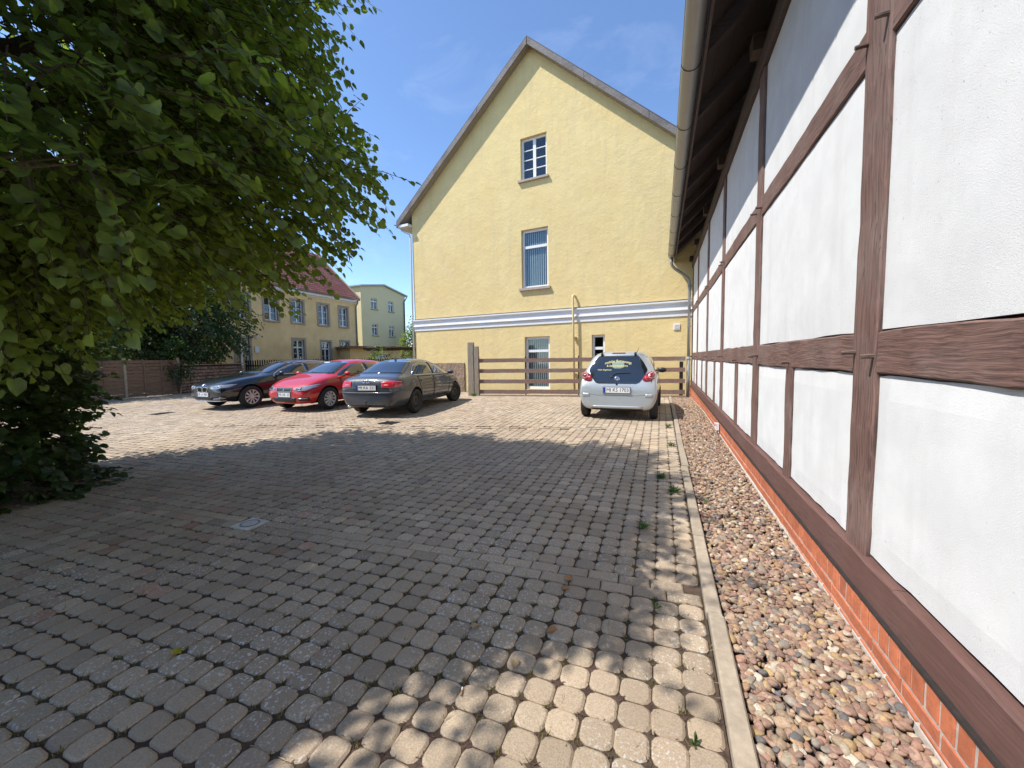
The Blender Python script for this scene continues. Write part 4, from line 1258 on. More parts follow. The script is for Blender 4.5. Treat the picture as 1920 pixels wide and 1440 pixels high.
wd_ = (wb - wa).normalized(); wn = Vector((wd_.y, -wd_.x, 0)); wl = (wb - wa).length
b = MB(); c_ = (wa + wb) / 2 - wn * .16; b.obox((c_.x, c_.y, .75), wd_ * wl, wn * .26, (0, 0, 1.42)); b.build('core', mt['gap'], sw)
z = .10
while z < 1.36:
    h = R.uniform(.10, .17); s = -R.uniform(0, .2)
    if z + h > 1.44: h = 1.46 - z
    while s < wl:
        l = R.uniform(.16, .40)
        c_ = wa + wd_ * (s + l / 2) - wn * R.uniform(.0, .025)
        ax, ay, az = wd_ * (l - .018) / 2, wn * .06, Vector((0, 0, (h - .018) / 2))
        ctr = Vector((c_.x, c_.y, z + h / 2))
        vs = []
        for q, sh_ in ((-1, 1.0), (.3, 1.0), (1, .72)):
            for i, k in ((-1, -1), (1, -1), (1, 1), (-1, 1)):
                vs.append(ctr + ax * i * sh_ * R.uniform(.9, 1.03) + az * k * sh_ * R.uniform(.88, 1.03) + ay * q * R.uniform(.8, 1.1))
        b = MB(); b.add(vs, [(0, 1, 5, 4), (1, 2, 6, 5), (2, 3, 7, 6), (3, 0, 4, 7), (4, 5, 9, 8), (5, 6, 10, 9), (6, 7, 11, 10), (7, 4, 8, 11), (8, 9, 10, 11)])
        b.build('stone', mt['stone'], sw)
        s += l
    z += h
b = MB(); c_ = (wa + wb) / 2 - wn * .12; b.obox((c_.x, c_.y, 1.485), wd_ * (wl + .1), wn * .42, (0, 0, .05)); b.build('coping', mt['stone'], sw)

pk = empty('picket_fence', (-18, 17.3, .1))
tag(pk, 'dark wooden picket fence running behind the parked cars', 'fence')
pa, pb = Vector((-22.9, 15.5, 0)), Vector((-13.9, 19.5, 0))
pdv = (pb - pa).normalized(); pnv = Vector((pdv.y, -pdv.x, 0)); pln = (pb - pa).length
n = int(pln / .135)
for k in range(n):
    p = pa + pdv * (k + .5) * .135
    h = 1.70 + R.uniform(-.02, .02) + .0 * k
    a_, c_ = pdv * .034, pnv * .012
    vs = []
    for q in (-1, 1):
        o_ = p + c_ * q
        vs += [(o_.x - a_.x, o_.y - a_.y, .1), (o_.x + a_.x, o_.y + a_.y, .1), (o_.x + a_.x, o_.y + a_.y, h - .05), (o_.x, o_.y, h), (o_.x - a_.x, o_.y - a_.y, h - .05)]
    b = MB(); b.add(vs, [(0, 1, 2, 3, 4), (9, 8, 7, 6, 5), (0, 5, 6, 1), (1, 6, 7, 2), (2, 7, 8, 3), (3, 8, 9, 4), (4, 9, 5, 0)])
    b.build('picket', mt['picket'], pk)
for z in (.5, 1.35):
    b = MB(); a_ = pa - pnv * .03; c_ = pb - pnv * .03; b.beam((a_.x, a_.y, z), (c_.x, c_.y, z), .04, .08); b.build('rail', mt['picket'], pk)

# ------------------------------------------------------------------ trees and shrubs
# a heart-shaped lime leaf: folded along the midrib, drooping tip; length 1 along x
LV = np.array([(0, 0, 0), (.36, 0, .01), (.70, 0, -.03), (1.0, 0, -.13),
               (-.08, .30, .04), (.20, .54, .10), (.62, .44, .05),
               (-.08, -.30, .04), (.20, -.54, .10), (.62, -.44, .05)])
LF = [(0, 1, 5, 4), (1, 2, 6, 5), (2, 3, 6), (0, 7, 8, 1), (1, 8, 9, 2), (2, 9, 3)]
LS = np.array([(0, 0, 0), (.42, .40, .06), (1, 0, -.1), (.42, -.40, .06), (.45, 0, 0)])    # cheaper leaf
LSF = [(0, 4, 1), (4, 2, 1), (0, 3, 4), (4, 3, 2)]

def norm(a): return a / np.maximum(np.linalg.norm(a, axis=-1, keepdims=True), 1e-9)
def frames(axis, nrm):
    x = norm(axis); z = nrm - (nrm * x).sum(-1, keepdims=True) * x; z = norm(z); y = np.cross(z, x)
    return np.stack([x, y, z], -1)           # columns

def leaves_mesh(name, pos, Fm, size, mat, parent, tmpl=(LV, LF), kind='stuff'):
    v, f = tmpl
    P_ = np.einsum('nij,kj->nki', Fm, v) * size[:, None, None] + pos[:, None, :]
    n, k = len(pos), len(v)
    verts = P_.reshape(-1, 3)
    me = bpy.data.meshes.new(name)
    ls = [len(q) for q in f]; flat = np.concatenate([np.array(q) for q in f])
    loops = (flat[None, :] + (np.arange(n) * k)[:, None]).ravel()
    tot = np.tile(np.array(ls), n); st = np.concatenate([[0], np.cumsum(tot)[:-1]])
    me.vertices.add(n * k); me.vertices.foreach_set('co', verts.ravel().astype('f'))
    me.loops.add(len(loops)); me.loops.foreach_set('vertex_index', loops.astype('i'))
    me.polygons.add(len(tot)); me.polygons.foreach_set('loop_start', st.astype('i')); me.polygons.foreach_set('loop_total', tot.astype('i'))
    me.materials.append(mat)
    me.update(calc_edges=True); me.validate()
    o = bpy.data.objects.new(name, me); C.objects.link(o); o.parent = parent
    if kind: o['kind'] = kind
    return o

def crown_points(n, c, rad, rng, shell=.45, seed=0, cut=None, holes=.55, hs=1.1, flat=0.0):
    """points in a noisy ellipsoid, denser to the outside, with gaps"""
    out = []
    c = np.array(c); rad = np.array(rad)
    ph = rng.uniform(0, 6.28, (6, 3)); kf = rng.uniform(-1, 1, (6, 3)) * hs * 1.6
    while sum(len(o) for o in out) < n:
        d = norm(rng.normal(size=(n, 3)))
        r = shell + (1 - shell) * rng.uniform(0, 1, (n, 1)) ** .8
        lump = 1 + .10 * np.sin(d[:, :1] * 5 + ph[0, 0]) * np.sin(d[:, 1:2] * 6 + ph[0, 1]) + .07 * np.sin(d[:, 2:] * 9 + ph[1, 0] + d[:, :1] * 7)
        p = c + d * rad * r * lump * np.concatenate([1 + flat * np.maximum(0, -d[:, 2:])] * 2 + [np.ones((n, 1))], 1)
        dens = np.zeros(n)
        for i in range(6): dens += np.sin(p @ kf[i] + ph[i, 0])
        keep = dens > -holes * 3.2 + rng.normal(size=n) * .5
        if cut is not None: keep &= cut(p)
        out.append(p[keep])
    return np.concatenate(out)[:n]

def sprays(pts, outd, rng, nl, lmin, lmax, size, droop=.32):
    """a twig at each point with leaves alternating along it"""
    n = len(pts)
    d = norm(outd + rng.normal(size=(n, 3)) * .38 + np.array([0, 0, -droop]))
    L = rng.uniform(lmin, lmax, (n, 1))
    upv = norm(np.array([0, 0, 1.0]) + rng.normal(size=(n, 3)) * .28)
    side = norm(np.cross(d, upv))
    pos, ax, nr = [], [], []
    for i in range(nl):
        t = (i + .6) / nl
        p = pts + d * L * t + np.array([0, 0, -1.0]) * (L * .22 * t * t)
        s = 1 if i % 2 else -1
        if i == nl - 1: a = d + np.array([0, 0, -.35])
        else: a = d * rng.uniform(.35, .8, (n, 1)) + side * s * rng.uniform(.6, 1.0, (n, 1)) + np.array([0, 0, -1.0]) * rng.uniform(.15, .75, (n, 1))
        pos.append(p + norm(a) * .025); ax.append(a); nr.append(upv + rng.normal(size=(n, 3)) * .35 + outd * .25)
    pos, ax, nr = np.concatenate(pos), np.concatenate(ax), np.concatenate(nr)
    sz = size * rng.uniform(.65, 1.15, len(pos))
    return pos, frames(ax, nr), sz, d, L

def twigs_obj(name, pts, d, L, r, mat, parent):
    n = len(pts)
    V, F = [], []
    e1 = norm(np.cross(d, np.array([.3, .2, 1.0]))); e2 = np.cross(d, e1)
    st = []
    for t, rr in ((-.35, 1.0), (.45, .7), (1.0, .3)):
        p = pts + d * L * t + np.array([0, 0, -1.0]) * (L * .22 * max(t, 0) ** 2)
        for k in range(3):
            a = 2 * PI * k / 3
            st.append(p + (e1 * math.cos(a) + e2 * math.sin(a)) * r * rr)
    verts = np.stack(st, 1).reshape(-1, 3)
    fs = []
    for i in range(n):
        b0 = i * 9
        for lv in (0, 3):
            for k in range(3):
                q = (k + 1) % 3
                fs.append((b0 + lv + k, b0 + lv + q, b0 + lv + 3 + q, b0 + lv + 3 + k))
    o = mesh_obj(name, verts.tolist(), fs, mat, parent, sub=False)
    o['kind'] = 'stuff'
    return o

# ---- the big lime tree over the left of the yard
TB = np.array([-7.6, 1.6, gz(1.6)])
lt = empty('lime_tree', tuple(TB)); tag(lt, 'large leafy lime tree spreading low over the shaded yard on the left', 'tree')
rng = np.random.RandomState(5)
CC, CR = np.array([-6.1, 1.3, 4.82]), np.array([3.6, 3.05, 3.9])
def cut(p):
    # ragged underside: hangs lower towards the trunk
    dx = p[:, 0] + 7.2
    low = 1.85 + .20 * np.clip(dx, 0, 1.2) + .34 * np.clip(p[:, 1] - 1.3, 0, 2.2) + .25 * np.sin(p[:, 0] * 2.1) * np.sin(p[:, 1] * 2.7)
    keep = p[:, 2] > low
    keep &= (p[:, 0] ** 2 + p[:, 1] ** 2 + (p[:, 2] - 1.55) ** 2 > 3.0 ** 2)
    sx, sy = p[:, 0] + .578 * p[:, 2], p[:, 1] + .343 * p[:, 2]      # twigs removed along the sun's path, shaped to put sun flecks on the yard
    gap = ((sx + .15) / 1.35) ** 2 + ((sy - 1.25) / .95) ** 2
    keep &= (gap > 1) | (rng.uniform(size=len(p)) < .05)
    lim = np.where(sy < 2.0, -.6, np.where(sy < 3.9, -.32, -.08))  # crown edge trimmed to keep its shadow off the gravel
    keep &= (sx < lim) | (rng.uniform(size=len(p)) < np.clip(.22 - .55 * (sx - lim), 0, .22))
    return keep
pts = crown_points(8600, CC, CR, rng, shell=.48, cut=cut, holes=.70, flat=.20)
outd = norm((pts - CC) / CR ** 2 * np.array([1, 1, .35])); outd[:, 2] = np.minimum(outd[:, 2], .25)
pos, Fm, sz, td, tL = sprays(pts, outd, rng, 12, .40, .75, .078)
# basal shoots round the trunk, down to the ground
bp = []
for _ in range(1900):
    a = rng.uniform(0, 6.28); z = rng.uniform(.02, 3.1)
    r = (1.17 - .05 * z + .16 * math.sin(a * 3 + z * 2)) * math.sqrt(rng.uniform(.25, 1))
    bp.append((TB[0] + r * math.cos(a), TB[1] + r * math.sin(a), TB[2] + z))
bp = np.array(bp)
bo = norm((bp - TB) * np.array([1, 1, 0]) + 1e-6) + np.array([0, 0, .25])
pos2, Fm2, sz2, td2, tL2 = sprays(bp, bo, rng, 9, .25, .5, .085, droop=.1)
pos2[:, 2] = np.maximum(pos2[:, 2], gz(1.6) + .03)
# the 300 leaves that show largest are objects of their own
rel = pos - np.array([0, 0, CAM_H])
zc_ = rel @ np.array(fw); xs_ = rel @ np.array(rt) / np.maximum(zc_, .01); yq = rel @ np.array(up) / np.maximum(zc_, .01)
inf = (zc_ > .3) & (np.abs(xs_) < 1.33) & (np.abs(yq) < 1.0)
score = np.where(inf, sz / np.linalg.norm(rel, axis=1), 0)
order = np.argsort(-score)
big = order[:300]; rest = order[300:]
lme = []
for q in range(6):
    v = LV.copy(); v[:, 2] *= R.uniform(.5, 1.8); v[:, 1] *= R.uniform(.9, 1.1); v[4:, 2] += NR.uniform(-.03, .03, 6)
    me = bpy.data.meshes.new('leaf'); me.from_pydata(v.tolist(), [], LF); me.materials.append(mt['leaf']); lme.append(me)
for i in big:
    o = bpy.data.objects.new('leaf', lme[i % 6]); C.objects.link(o); o.parent = lt
    mw = Matrix(Fm[i].tolist()).to_4x4()
    mw = Matrix.Translation(Vector((pos[i] - TB).tolist())) @ mw @ Matrix.Diagonal((sz[i], sz[i], sz[i], 1))
    o.matrix_basis = mw
leaves_mesh('crown', pos[rest] - TB, Fm[rest], sz[rest], mt['leaf'], lt)
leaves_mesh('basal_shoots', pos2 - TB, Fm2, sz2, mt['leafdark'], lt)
twigs_obj('twigs', np.concatenate([pts, bp]) - TB, np.concatenate([td, td2]), np.concatenate([tL, tL2]), .006, mt['twig'], lt)
# trunk and limbs
def limb(a, c, r0, r1, name, sag=.3, n=9, mat='bark'):
    P_ = []
    a, c = Vector(a), Vector(c)
    for i in range(n + 1):
        t = i / n; p = a.lerp(c, t) + Vector((R.gauss(0, .03), R.gauss(0, .03), sag * math.sin(PI * t)))
        P_.append(p)
    b = MB(); b.tube(P_, [r0 + (r1 - r0) * i / n for i in range(n + 1)], 9)
    return b, P_
b = MB(); b.tube([tuple(TB + np.array(q)) for q in ((0, 0, -.1), (.02, 0, .25), (.05, .02, 1.2), (.12, .0, 2.4), (.3, -.05, 3.6), (.7, -.2, 5.2), (1.0, -.3, 6.8))],
                [.34, .26, .23, .21, .17, .11, .04], 14)
b.build('trunk', mt['bark'], lt, True)
for k in range(22):
    a = 2 * PI * k / 22 * 5 + R.uniform(-.3, .3); z0 = R.uniform(2.0, 5.6)
    s = TB + np.array([.12 + .1 * z0, -.02, z0])
    e = CC + CR * np.array([math.cos(a) * R.uniform(.6, .85), math.sin(a) * R.uniform(.6, .85), R.uniform(-.45, .6)])
    bb, P_ = limb(tuple(s), tuple(e), .075, .014, 'branch')
    br = bb.build('branch', mt['bark'], lt, True)
    for j in (4, 5, 6, 7, 8):
        p = P_[j]; q = p + Vector((R.gauss(0, .7), R.gauss(0, .7), R.gauss(-.05, .4)))
        b2, _ = limb(p, q, .022, .006, 'twig', .1, 5)
        b2.build('side_branch', mt['twig'], br, True)

def shrub(name, label, cat, loc, rad, n, size, mat, trunk=True, seed=1, group=None, cz=None, tm=(LS, LSF), shell=.5, holes=.6):
    rg = np.random.RandomState(seed)
    loc = np.array(loc, float); rad = np.array(rad, float)
    o = empty(name, tuple(loc)); tag(o, label, cat, group)
    c = loc + np.array([0, 0, rad[2] if cz is None else cz])
    p = crown_points(n, c, rad, rg, shell=shell, cut=lambda q: q[:, 2] > loc[2] + .05, holes=holes, hs=2.2 / max(rad))
    od = norm(p - c + 1e-6)
    nl = 7
    ps, Fr, s_, d_, L_ = sprays(p, od, rg, nl, size * 2.5, size * 5, size, .15)
    ps[:, 2] = np.maximum(ps[:, 2], loc[2] + .02)
    leaves_mesh('crown' if trunk else 'foliage', ps - loc, Fr, s_, mat, o, tm)
    b = MB()
    h = (c[2] - loc[2])
    if trunk:
        b.tube([(loc[0], loc[1], loc[2] - .1), (loc[0] + .05, loc[1], loc[2] + h * .5), (loc[0], loc[1] + .05, loc[2] + h)], [.14, .1, .05], 8)
        b.build('trunk', mt['bark'], o, True)
    for k in range(7):
        a = 2 * PI * k / 7; 
        z0 = .05 if not trunk else h * .4
        b = MB(); b.tube([(loc[0], loc[1], loc[2] + z0), (loc[0] + rad[0] * .3 * math.cos(a), loc[1] + rad[1] * .3 * math.sin(a), loc[2] + z0 + h * .5), (loc[0] + rad[0] * .7 * math.cos(a), loc[1] + rad[1] * .7 * math.sin(a), loc[2] + z0 + h * .9)],
                         [.03, .02, .008], 5)
        b.build('branch' if trunk else 'stem', mt['twig'], o)
    return o

shrub('evergreen_tree', 'dense dark tree overhanging the slat fence and the stone wall', 'tree', (-22.9, 12.6, .2), (3.0, 2.5, 2.6), 2300, .16, mt['leafdark'], seed=3, cz=3.9, shell=.4)
shrub('shade_tree', 'dark tree filling the gap behind the slat fence on the far left', 'tree', (-23.5, 8.2, .2), (3.2, 3.4, 3.2), 2300, .17, mt['leafdark'], seed=4, cz=4.1, shell=.4)
shrub('yellow_shrub', 'yellow-green leafy shrub in front of the pergola', 'shrub', (-15.9, 19.75, .1), (1.25, .8, 1.0), 420, .13, mt['leafyel'], trunk=False, seed=6, cz=1.15)
shrub('purple_shrub', 'dark purple-leaved shrub under the pergola roof', 'shrub', (-16.2, 20.7, .1), (.8, .7, .9), 260, .12, mt['leafred'], trunk=False, seed=7, cz=1.15)
shrub('round_tree', 'fresh green tree between the pale house and the gable house', 'tree', (-17.9, 25.8, .1), (1.15, 1.1, 1.3), 500, .16, mt['leaf'], seed=8, cz=2.9)
shrub('tall_conifer', 'dark conifer tip behind the green tree beside the pale house', 'tree', (-24.6, 38.0, .1), (2.0, 2.0, 3.0), 600, .25, mt['leafdark'], seed=9, cz=4.2)
for n, (x, y, h, lab) in enumerate(((-19.5, 6.9, 1.5, 'climbing plant on the slat fence nearer the lime tree'), (-19.5, 10.3, 1.7, 'climbing plant on the slat fence post next to the stone wall'))):
    shrub('climber', lab, 'climbing plant', (x, y, gz(y)), (.28, .42, h * .42), 170, .10, mt['leafdark'], trunk=False, seed=20 + n, cz=h * .95, group='climbers on the slat fence')

# ---- weeds along the kerb, loose leaves and litter
def weed(label, x, y, r, n, h, tm, seed):
    rg = np.random.RandomState(seed); r *= .66
    o = empty('weed', (x, y, gz(y) - .01)); tag(o, label, 'weed', 'weeds growing in the paving joints')
    a = rg.uniform(0, 6.28, n); el = rg.uniform(.15, 1.1, n)
    ax = np.stack([np.cos(a) * np.cos(el), np.sin(a) * np.cos(el), np.sin(el)], -1)
    st = rg.uniform(0, r * .35, (n, 1))
    ps = np.stack([np.cos(a), np.sin(a), np.zeros(n)], -1) * st + np.array([0, 0, .01]) + rg.uniform(0, h, (n, 1)) * np.array([0, 0, 1.0])
    leaves_mesh('leaves', ps, frames(ax, np.array([[0, 0, 1.0]]) + rg.normal(size=(n, 3)) * .3), rg.uniform(.5, 1.1, n) * r, mt['weed'], o, (tm, LSF))
    b = MB()
    for k in range(5): b.tube([(0, 0, -.01), (R.gauss(0, r * .3), R.gauss(0, r * .3), h + .02)], [.002, .001], 4)
    mesh_obj('stems', b.v, b.f, mt['weed'], o, sub=False)
NARROW = LS * np.array([1, .28, 1]); MIDW = LS * np.array([1, .7, 1])
weed('spiky green grass tuft, largest of the weeds along the kerb, in the shade', -.13, 3.43, .10, 46, .03, NARROW, 1)
weed('bright spreading weed beside the kerb at the first sunlit patch', .15, 4.40, .12, 50, .03, NARROW, 2)
weed('dark low weed in the paving joint between shade and sun', .02, 4.85, .09, 36, .03, MIDW, 3)
weed('small pale yellow-green weed in the near paving just beyond the courses of oblong stones', -.01, 2.37, .05, 24, .02, NARROW, 4)
weed('tiny bright green seedling with broad leaves in the nearest paving joint by the kerb', .14, 1.57, .035, 14, .025, MIDW, 5)
weed('low weed in the sunny joint by the kerb close behind the silver car', .15, 8.05, .13, 40, .04, NARROW, 6)
weed('thin weed among the pebbles next to the kerb', .42, 4.16, .06, 20, .04, NARROW, 7)
weed('weed at the kerb halfway between the shade edge and the silver car', .17, 6.5, .12, 40, .03, NARROW, 8)
weed('grassy tuft at the foot of the grey wooden gatepost', -6.72, 13.25, .22, 70, .06, NARROW, 9)
def dry_leaf(label, x, y, s, mat, rz, cat='fallen leaf'):
    v = LV * np.array([1, .75, 1]) + np.array([0, 0, .12]); v[:, 2] += .15 * np.abs(v[:, 1])
    o = mesh_obj('fallen_leaf', (v * s).tolist(), LF, mat, None)
    o.location = (x, y, gz(y) + .002); o.rotation_euler = (R.uniform(-.2, .2), R.uniform(-.15, .15), rz)
    tag(o, label, cat, 'dry leaves lying on the paving')
dry_leaf('orange-brown dry leaf just below the courses of oblong stones, upper of a close pair', -.59, 2.46, .065, mt['dryleaf'], .5)
dry_leaf('brown dry leaf on the paving, lower of a close pair', -.55, 2.355, .06, mt['dryleaf'], 2.5)
dry_leaf('pale tan curled leaf standing up in a dark paving joint left of the close pair', -.97, 1.84, .06, mt['straw'], 1.3)
dry_leaf('brown dry leaf at the border of the sun fleck on the near paving', -.53, 1.99, .06, mt['dryleaf'], 3.9)
dry_leaf('light brown shrivelled leaf nearest the big sun patch in the foreground', -.67, 1.71, .06, mt['straw'], 5.0)
dry_leaf('single bright yellow leaf on the dark paving on the left', -2.39, 1.15, .055, leaf_mat('fresh_yellow_leaf', (.5, .42, .03), (.4, .35, .03)), .2)
cb = empty('cigarette_end', (-.83, 1.45, gz(1.45) + .006), 1.9, True); tag(cb, 'pale cigarette end lying on the dark near paving', 'cigarette end')
b = MB(); b.tube([(-.012, 0, .003), (.014, 0, .003)], .004, 8); mesh_obj('filter', b.v, b.f, mt['dryleaf'], cb, sub=False)
b = MB(); b.tube([(.0145, 0, .003), (.030, .001, .003)], .004, 8); mesh_obj('paper', b.v, b.f, mt['plate'], cb, sub=False)

# moss, grass blades and brown litter caught in the joints
rg = np.random.RandomState(31)
near = [c for c in cells if c[0] ** 2 + c[1] ** 2 < 30 and c[3] == 0]
mp_, ma, ms, lp, la, lsz = [], [], [], [], [], []
for c in near:
    d2 = c[0] ** 2 + c[1] ** 2
    patch = math.sin(c[0] * 2.1 + 1) * math.sin(c[1] * 2.6) + .5 * math.sin(c[0] * 5 + c[1] * 3)
    cx, cy = c[0] + PX / 2, c[1] + PY / 2 + SLP * PX / 2
    if rg.uniform() < (.8 if patch > -.1 else .3):
        k = rg.randint(8, 22) if d2 < 9 else rg.randint(4, 9)
        for _ in range(k):
            mp_.append((cx + rg.normal() * .016, cy + rg.normal() * .016, gz(cy) - .017)); a = rg.uniform(0, 6.28); e = rg.uniform(.3, 1.4)
            ma.append((math.cos(a) * math.cos(e), math.sin(a) * math.cos(e), math.sin(e))); ms.append(rg.uniform(.014, .042))
    if d2 < 16:
        for _ in range(rg.randint(6, 16)):
            t = rg.uniform(-.5, .5)
            if rg.uniform() < .5: q = (c[0] + PX / 2 + rg.normal() * .006, c[1] + t * PY)
            else: q = (c[0] + t * PX, c[1] + PY / 2 + rg.normal() * .006)
            if rg.uniform() < .5: q = (cx + rg.normal() * .014, cy + rg.normal() * .014)
            lp.append((q[0], q[1], gz(q[1]) - .012 + rg.uniform(0, .008))); a = rg.uniform(0, 6.28)
            la.append((math.cos(a), math.sin(a), rg.uniform(-.2, .3))); lsz.append(rg.uniform(.008, .03))
BLADE = (np.array([(0, -.09, 0), (0, .09, 0), (.55, .06, .05), (1, 0, -.05), (.55, -.06, .05)]), [(0, 4, 2, 1), (4, 3, 2)])
mp_, ma, ms = np.array(mp_), np.array(ma), np.array(ms)
leaves_mesh('joint_grass', mp_, frames(ma, rg.normal(size=ma.shape)), ms, mt['moss'], pv, BLADE)
lp, la, lsz = np.array(lp), np.array(la), np.array(lsz)
leaves_mesh('joint_litter', lp, frames(la, np.array([[0, 0, 1.0]]) + rg.normal(size=la.shape) * .3), lsz, mt['litter'], pv, BLADE)
n = 900
q = np.stack([rg.uniform(-4.5, .3, n), rg.uniform(.9, 4.5, n), np.zeros(n)], -1); q[:, 2] = [gz(y) + .006 for y in q[:, 1]]
a = rg.uniform(0, 6.28, n)
leaves_mesh('straw_bits', q, frames(np.stack([np.cos(a), np.sin(a), rg.uniform(-.05, .1, n)], -1), np.array([[0, 0, 1.0]]) + rg.normal(size=(n, 3)) * .2), rg.uniform(.015, .05, n), mt['straw'], pv, (BLADE[0] * np.array([1, .6, 1]), BLADE[1]))

# ------------------------------------------------------------------ cars (local: x forward, y left, z up)
import bmesh
def hood(x, zb, wb, wm, zm, ws, zs, zt):
    return (x, [(0, zb), (wb * .8, zb), (wb, zb + .05), (wm, zm), (ws, zs), (ws * .90, zs + (zt - zs) * .55), (ws * .68, zs + (zt - zs) * .85), (ws * .36, zt - .004), (0, zt)])
def cabin(x, zb, wb, wm, zm, ws, zs, wr, zr, zt):
    return (x, [(0, zb), (wb * .8, zb), (wb, zb + .05), (wm, zm), (ws, zs), (ws - .035, zs + .06), (wr + .02, zr - .02), (wr * .62, zt - .012), (0, zt)])

class Car:
    def __init__(s, name, label, loc, heading, stations, paintmat, wb, r, track, scale=1.0, group='cars parked in the yard', yaw=None):
        s.root = empty(name, loc, math.atan2(heading[1], heading[0]), True)
        s.root.scale = (scale,) * 3
        tag(s.root, label, 'car', group)
        s.paint = paintmat; s.wb = wb; s.r = r; s.tr = track
        bm = bmesh.new()
        rings = []
        for (x, half) in stations:
            ring = [bm.verts.new((x, y, z)) for (y, z) in half]
            ring += [bm.verts.new((x, -y, z)) for (y, z) in half[-2:0:-1]]
            rings.append(ring)
        K = len(rings[0])
        for a, c in zip(rings[:-1], rings[1:]):
            for k in range(K): bm.faces.new((a[k], a[(k + 1) % K], c[(k + 1) % K], c[k]))
        for rg in (rings[0], rings[-1]):
            h = (K - 2) // 2
            bm.faces.new((rg[0], rg[1], rg[K - 1]))
            for k in range(1, h): bm.faces.new((rg[k], rg[k + 1], rg[K - k - 1], rg[K - k]))
            bm.faces.new((rg[h], rg[h + 1], rg[h + 2]))
        bmesh.ops.recalc_face_normals(bm, faces=bm.faces)
        me = bpy.data.meshes.new('body'); bm.to_mesh(me); bm.free()
        me.materials.append(paintmat); me.materials.append(mt['dark'])
        o = bpy.data.objects.new('body', me); C.objects.link(o)
        md = o.modifiers.new('s', 'SUBSURF'); md.levels = 3; md.render_levels = 3
        dg = bpy.context.evaluated_depsgraph_get()
        ev = o.evaluated_get(dg); sm = bpy.data.meshes.new_from_object(ev)
        s.bvh = BVHTree.FromPolygons([v.co.copy() for v in sm.vertices], [tuple(p.vertices) for p in sm.polygons])
        # wheel arches cut out
        cut = MB(); cut.mi = 1
        for sx in (1, -1):
            for sy in (1, -1):
                n = 40; rr = r + .045
                vs = []
                for yy in (sy * .52, sy * 1.3):
                    vs += [(sx * wb / 2 + rr * math.cos(2 * PI * k / n), yy, r + .012 + rr * math.sin(2 * PI * k / n)) for k in range(n)]
                fs = [tuple(range(n)), tuple(range(2 * n - 1, n - 1, -1))] + [((k + 1) % n, k, n + k, n + (k + 1) % n) for k in range(n)]
                cut.add(vs, fs)
        cm = bpy.data.meshes.new('cut'); cm.from_pydata(cut.v, [], cut.f); cm.materials.append(paintmat); cm.materials.append(mt['dark'])
        cm.polygons.foreach_set('material_index', cut.m)
        b2 = bmesh.new(); b2.from_mesh(cm); bmesh.ops.recalc_face_normals(b2, faces=b2.faces); b2.to_mesh(cm); b2.free()
        co = bpy.data.objects.new('cut', cm); C.objects.link(co)
        bo = o.modifiers.new('b', 'BOOLEAN'); bo.operation = 'DIFFERENCE'; bo.object = co; bo.solver = 'EXACT'
        dg = bpy.context.evaluated_depsgraph_get(); dg.update()
        fm = bpy.data.meshes.new_from_object(o.evaluated_get(dg))
        o.modifiers.clear(); o.data = fm; fm.name = 'body'
        bpy.data.objects.remove(co)
        fm.polygons.foreach_set('use_smooth', [True] * len(fm.polygons))
        try: fm.set_sharp_from_angle(angle=math.radians(38))
        except Exception: pass
        o.parent = s.root; s.body = o
    # projection frames
    FR = {'front': ((0, 1, 0), (0, 0, 1), (-1, 0, 0)), 'rear': ((0, 1, 0), (0, 0, 1), (1, 0, 0)),
          'left': ((1, 0, 0), (0, 0, 1), (0, -1, 0)), 'right': ((1, 0, 0), (0, 0, 1), (0, 1, 0)), 'top': ((1, 0, 0), (0, 1, 0), (0, 0, -1))}
    def hit(s, u, v, fr, off):
        U, V, D = [Vector(a) for a in (s.FR[fr] if isinstance(fr, str) else fr)]
        p = U * u + V * v - D * 4
        h, n, i, d = s.bvh.ray_cast(p, D)
        if h is None:
            h, n, i, d = s.bvh.find_nearest(U * u + V * v - D * 2.0)
        if n.dot(D) > 0: n = -n
        return h + n * off, n
    @staticmethod
    def resample(pl, n):
        pl = [Vector((a[0], a[1])) for a in pl]
        L = [0]
        for a, c in zip(pl[:-1], pl[1:]): L.append(L[-1] + (c - a).length)
        out = []
        for i in range(n + 1):
            t = L[-1] * i / n; k = 0
            while k < len(L) - 2 and L[k + 1] < t: k += 1
            q = (t - L[k]) / max(1e-9, L[k + 1] - L[k]); out.append(pl[k].lerp(pl[k + 1], q))
        return out
    def patch(s, name, lo, hi, fr, off, mat, parent=None, n=14, m_=8, skirt=True, smooth=True):
        A, B = s.resample(lo, n), s.resample(hi, n)
        P_ = []
        rows = list(range(m_ + 1))
        for j in ([-1] + rows + [m_ + 1] if skirt else rows):
            row = []
            jj = min(max(j, 0), m_)
            for i in ([-1] + list(range(n + 1)) + [n + 1] if skirt else range(n + 1)):
                ii = min(max(i, 0), n)
                q = A[ii].lerp(B[ii], jj / m_)
                edge = i < 0 or i > n or j < 0 or j > m_
                p, nn = s.hit(q.x, q.y, fr, -.008 if edge else off)
                row.append(tuple(p))
            P_.append(row)
        b = MB(); b.grid(P_)
        return mesh_obj(name, b.v, b.f, mat, parent or s.root, smooth, sub=False)
    def both(s, name, lo, hi, off, mat, **k):
        return [s.patch(name, lo, hi, sd_, off, mat, **k) for sd_ in ('left', 'right')]
    def line(s, name, pts, fr, r, mat, parent=None, off=.002, n=None, closed=False, nseg=5):
        pts = list(pts) + ([pts[0]] if closed else [])
        Q = s.resample(pts, n or max(4, len(pts) * 5))
        b = MB(); b.tube([s.hit(q.x, q.y, fr, off)[0] for q in Q], r, nseg)
        return mesh_obj(name, b.v, b.f, mat, parent or s.root, True, sub=False)
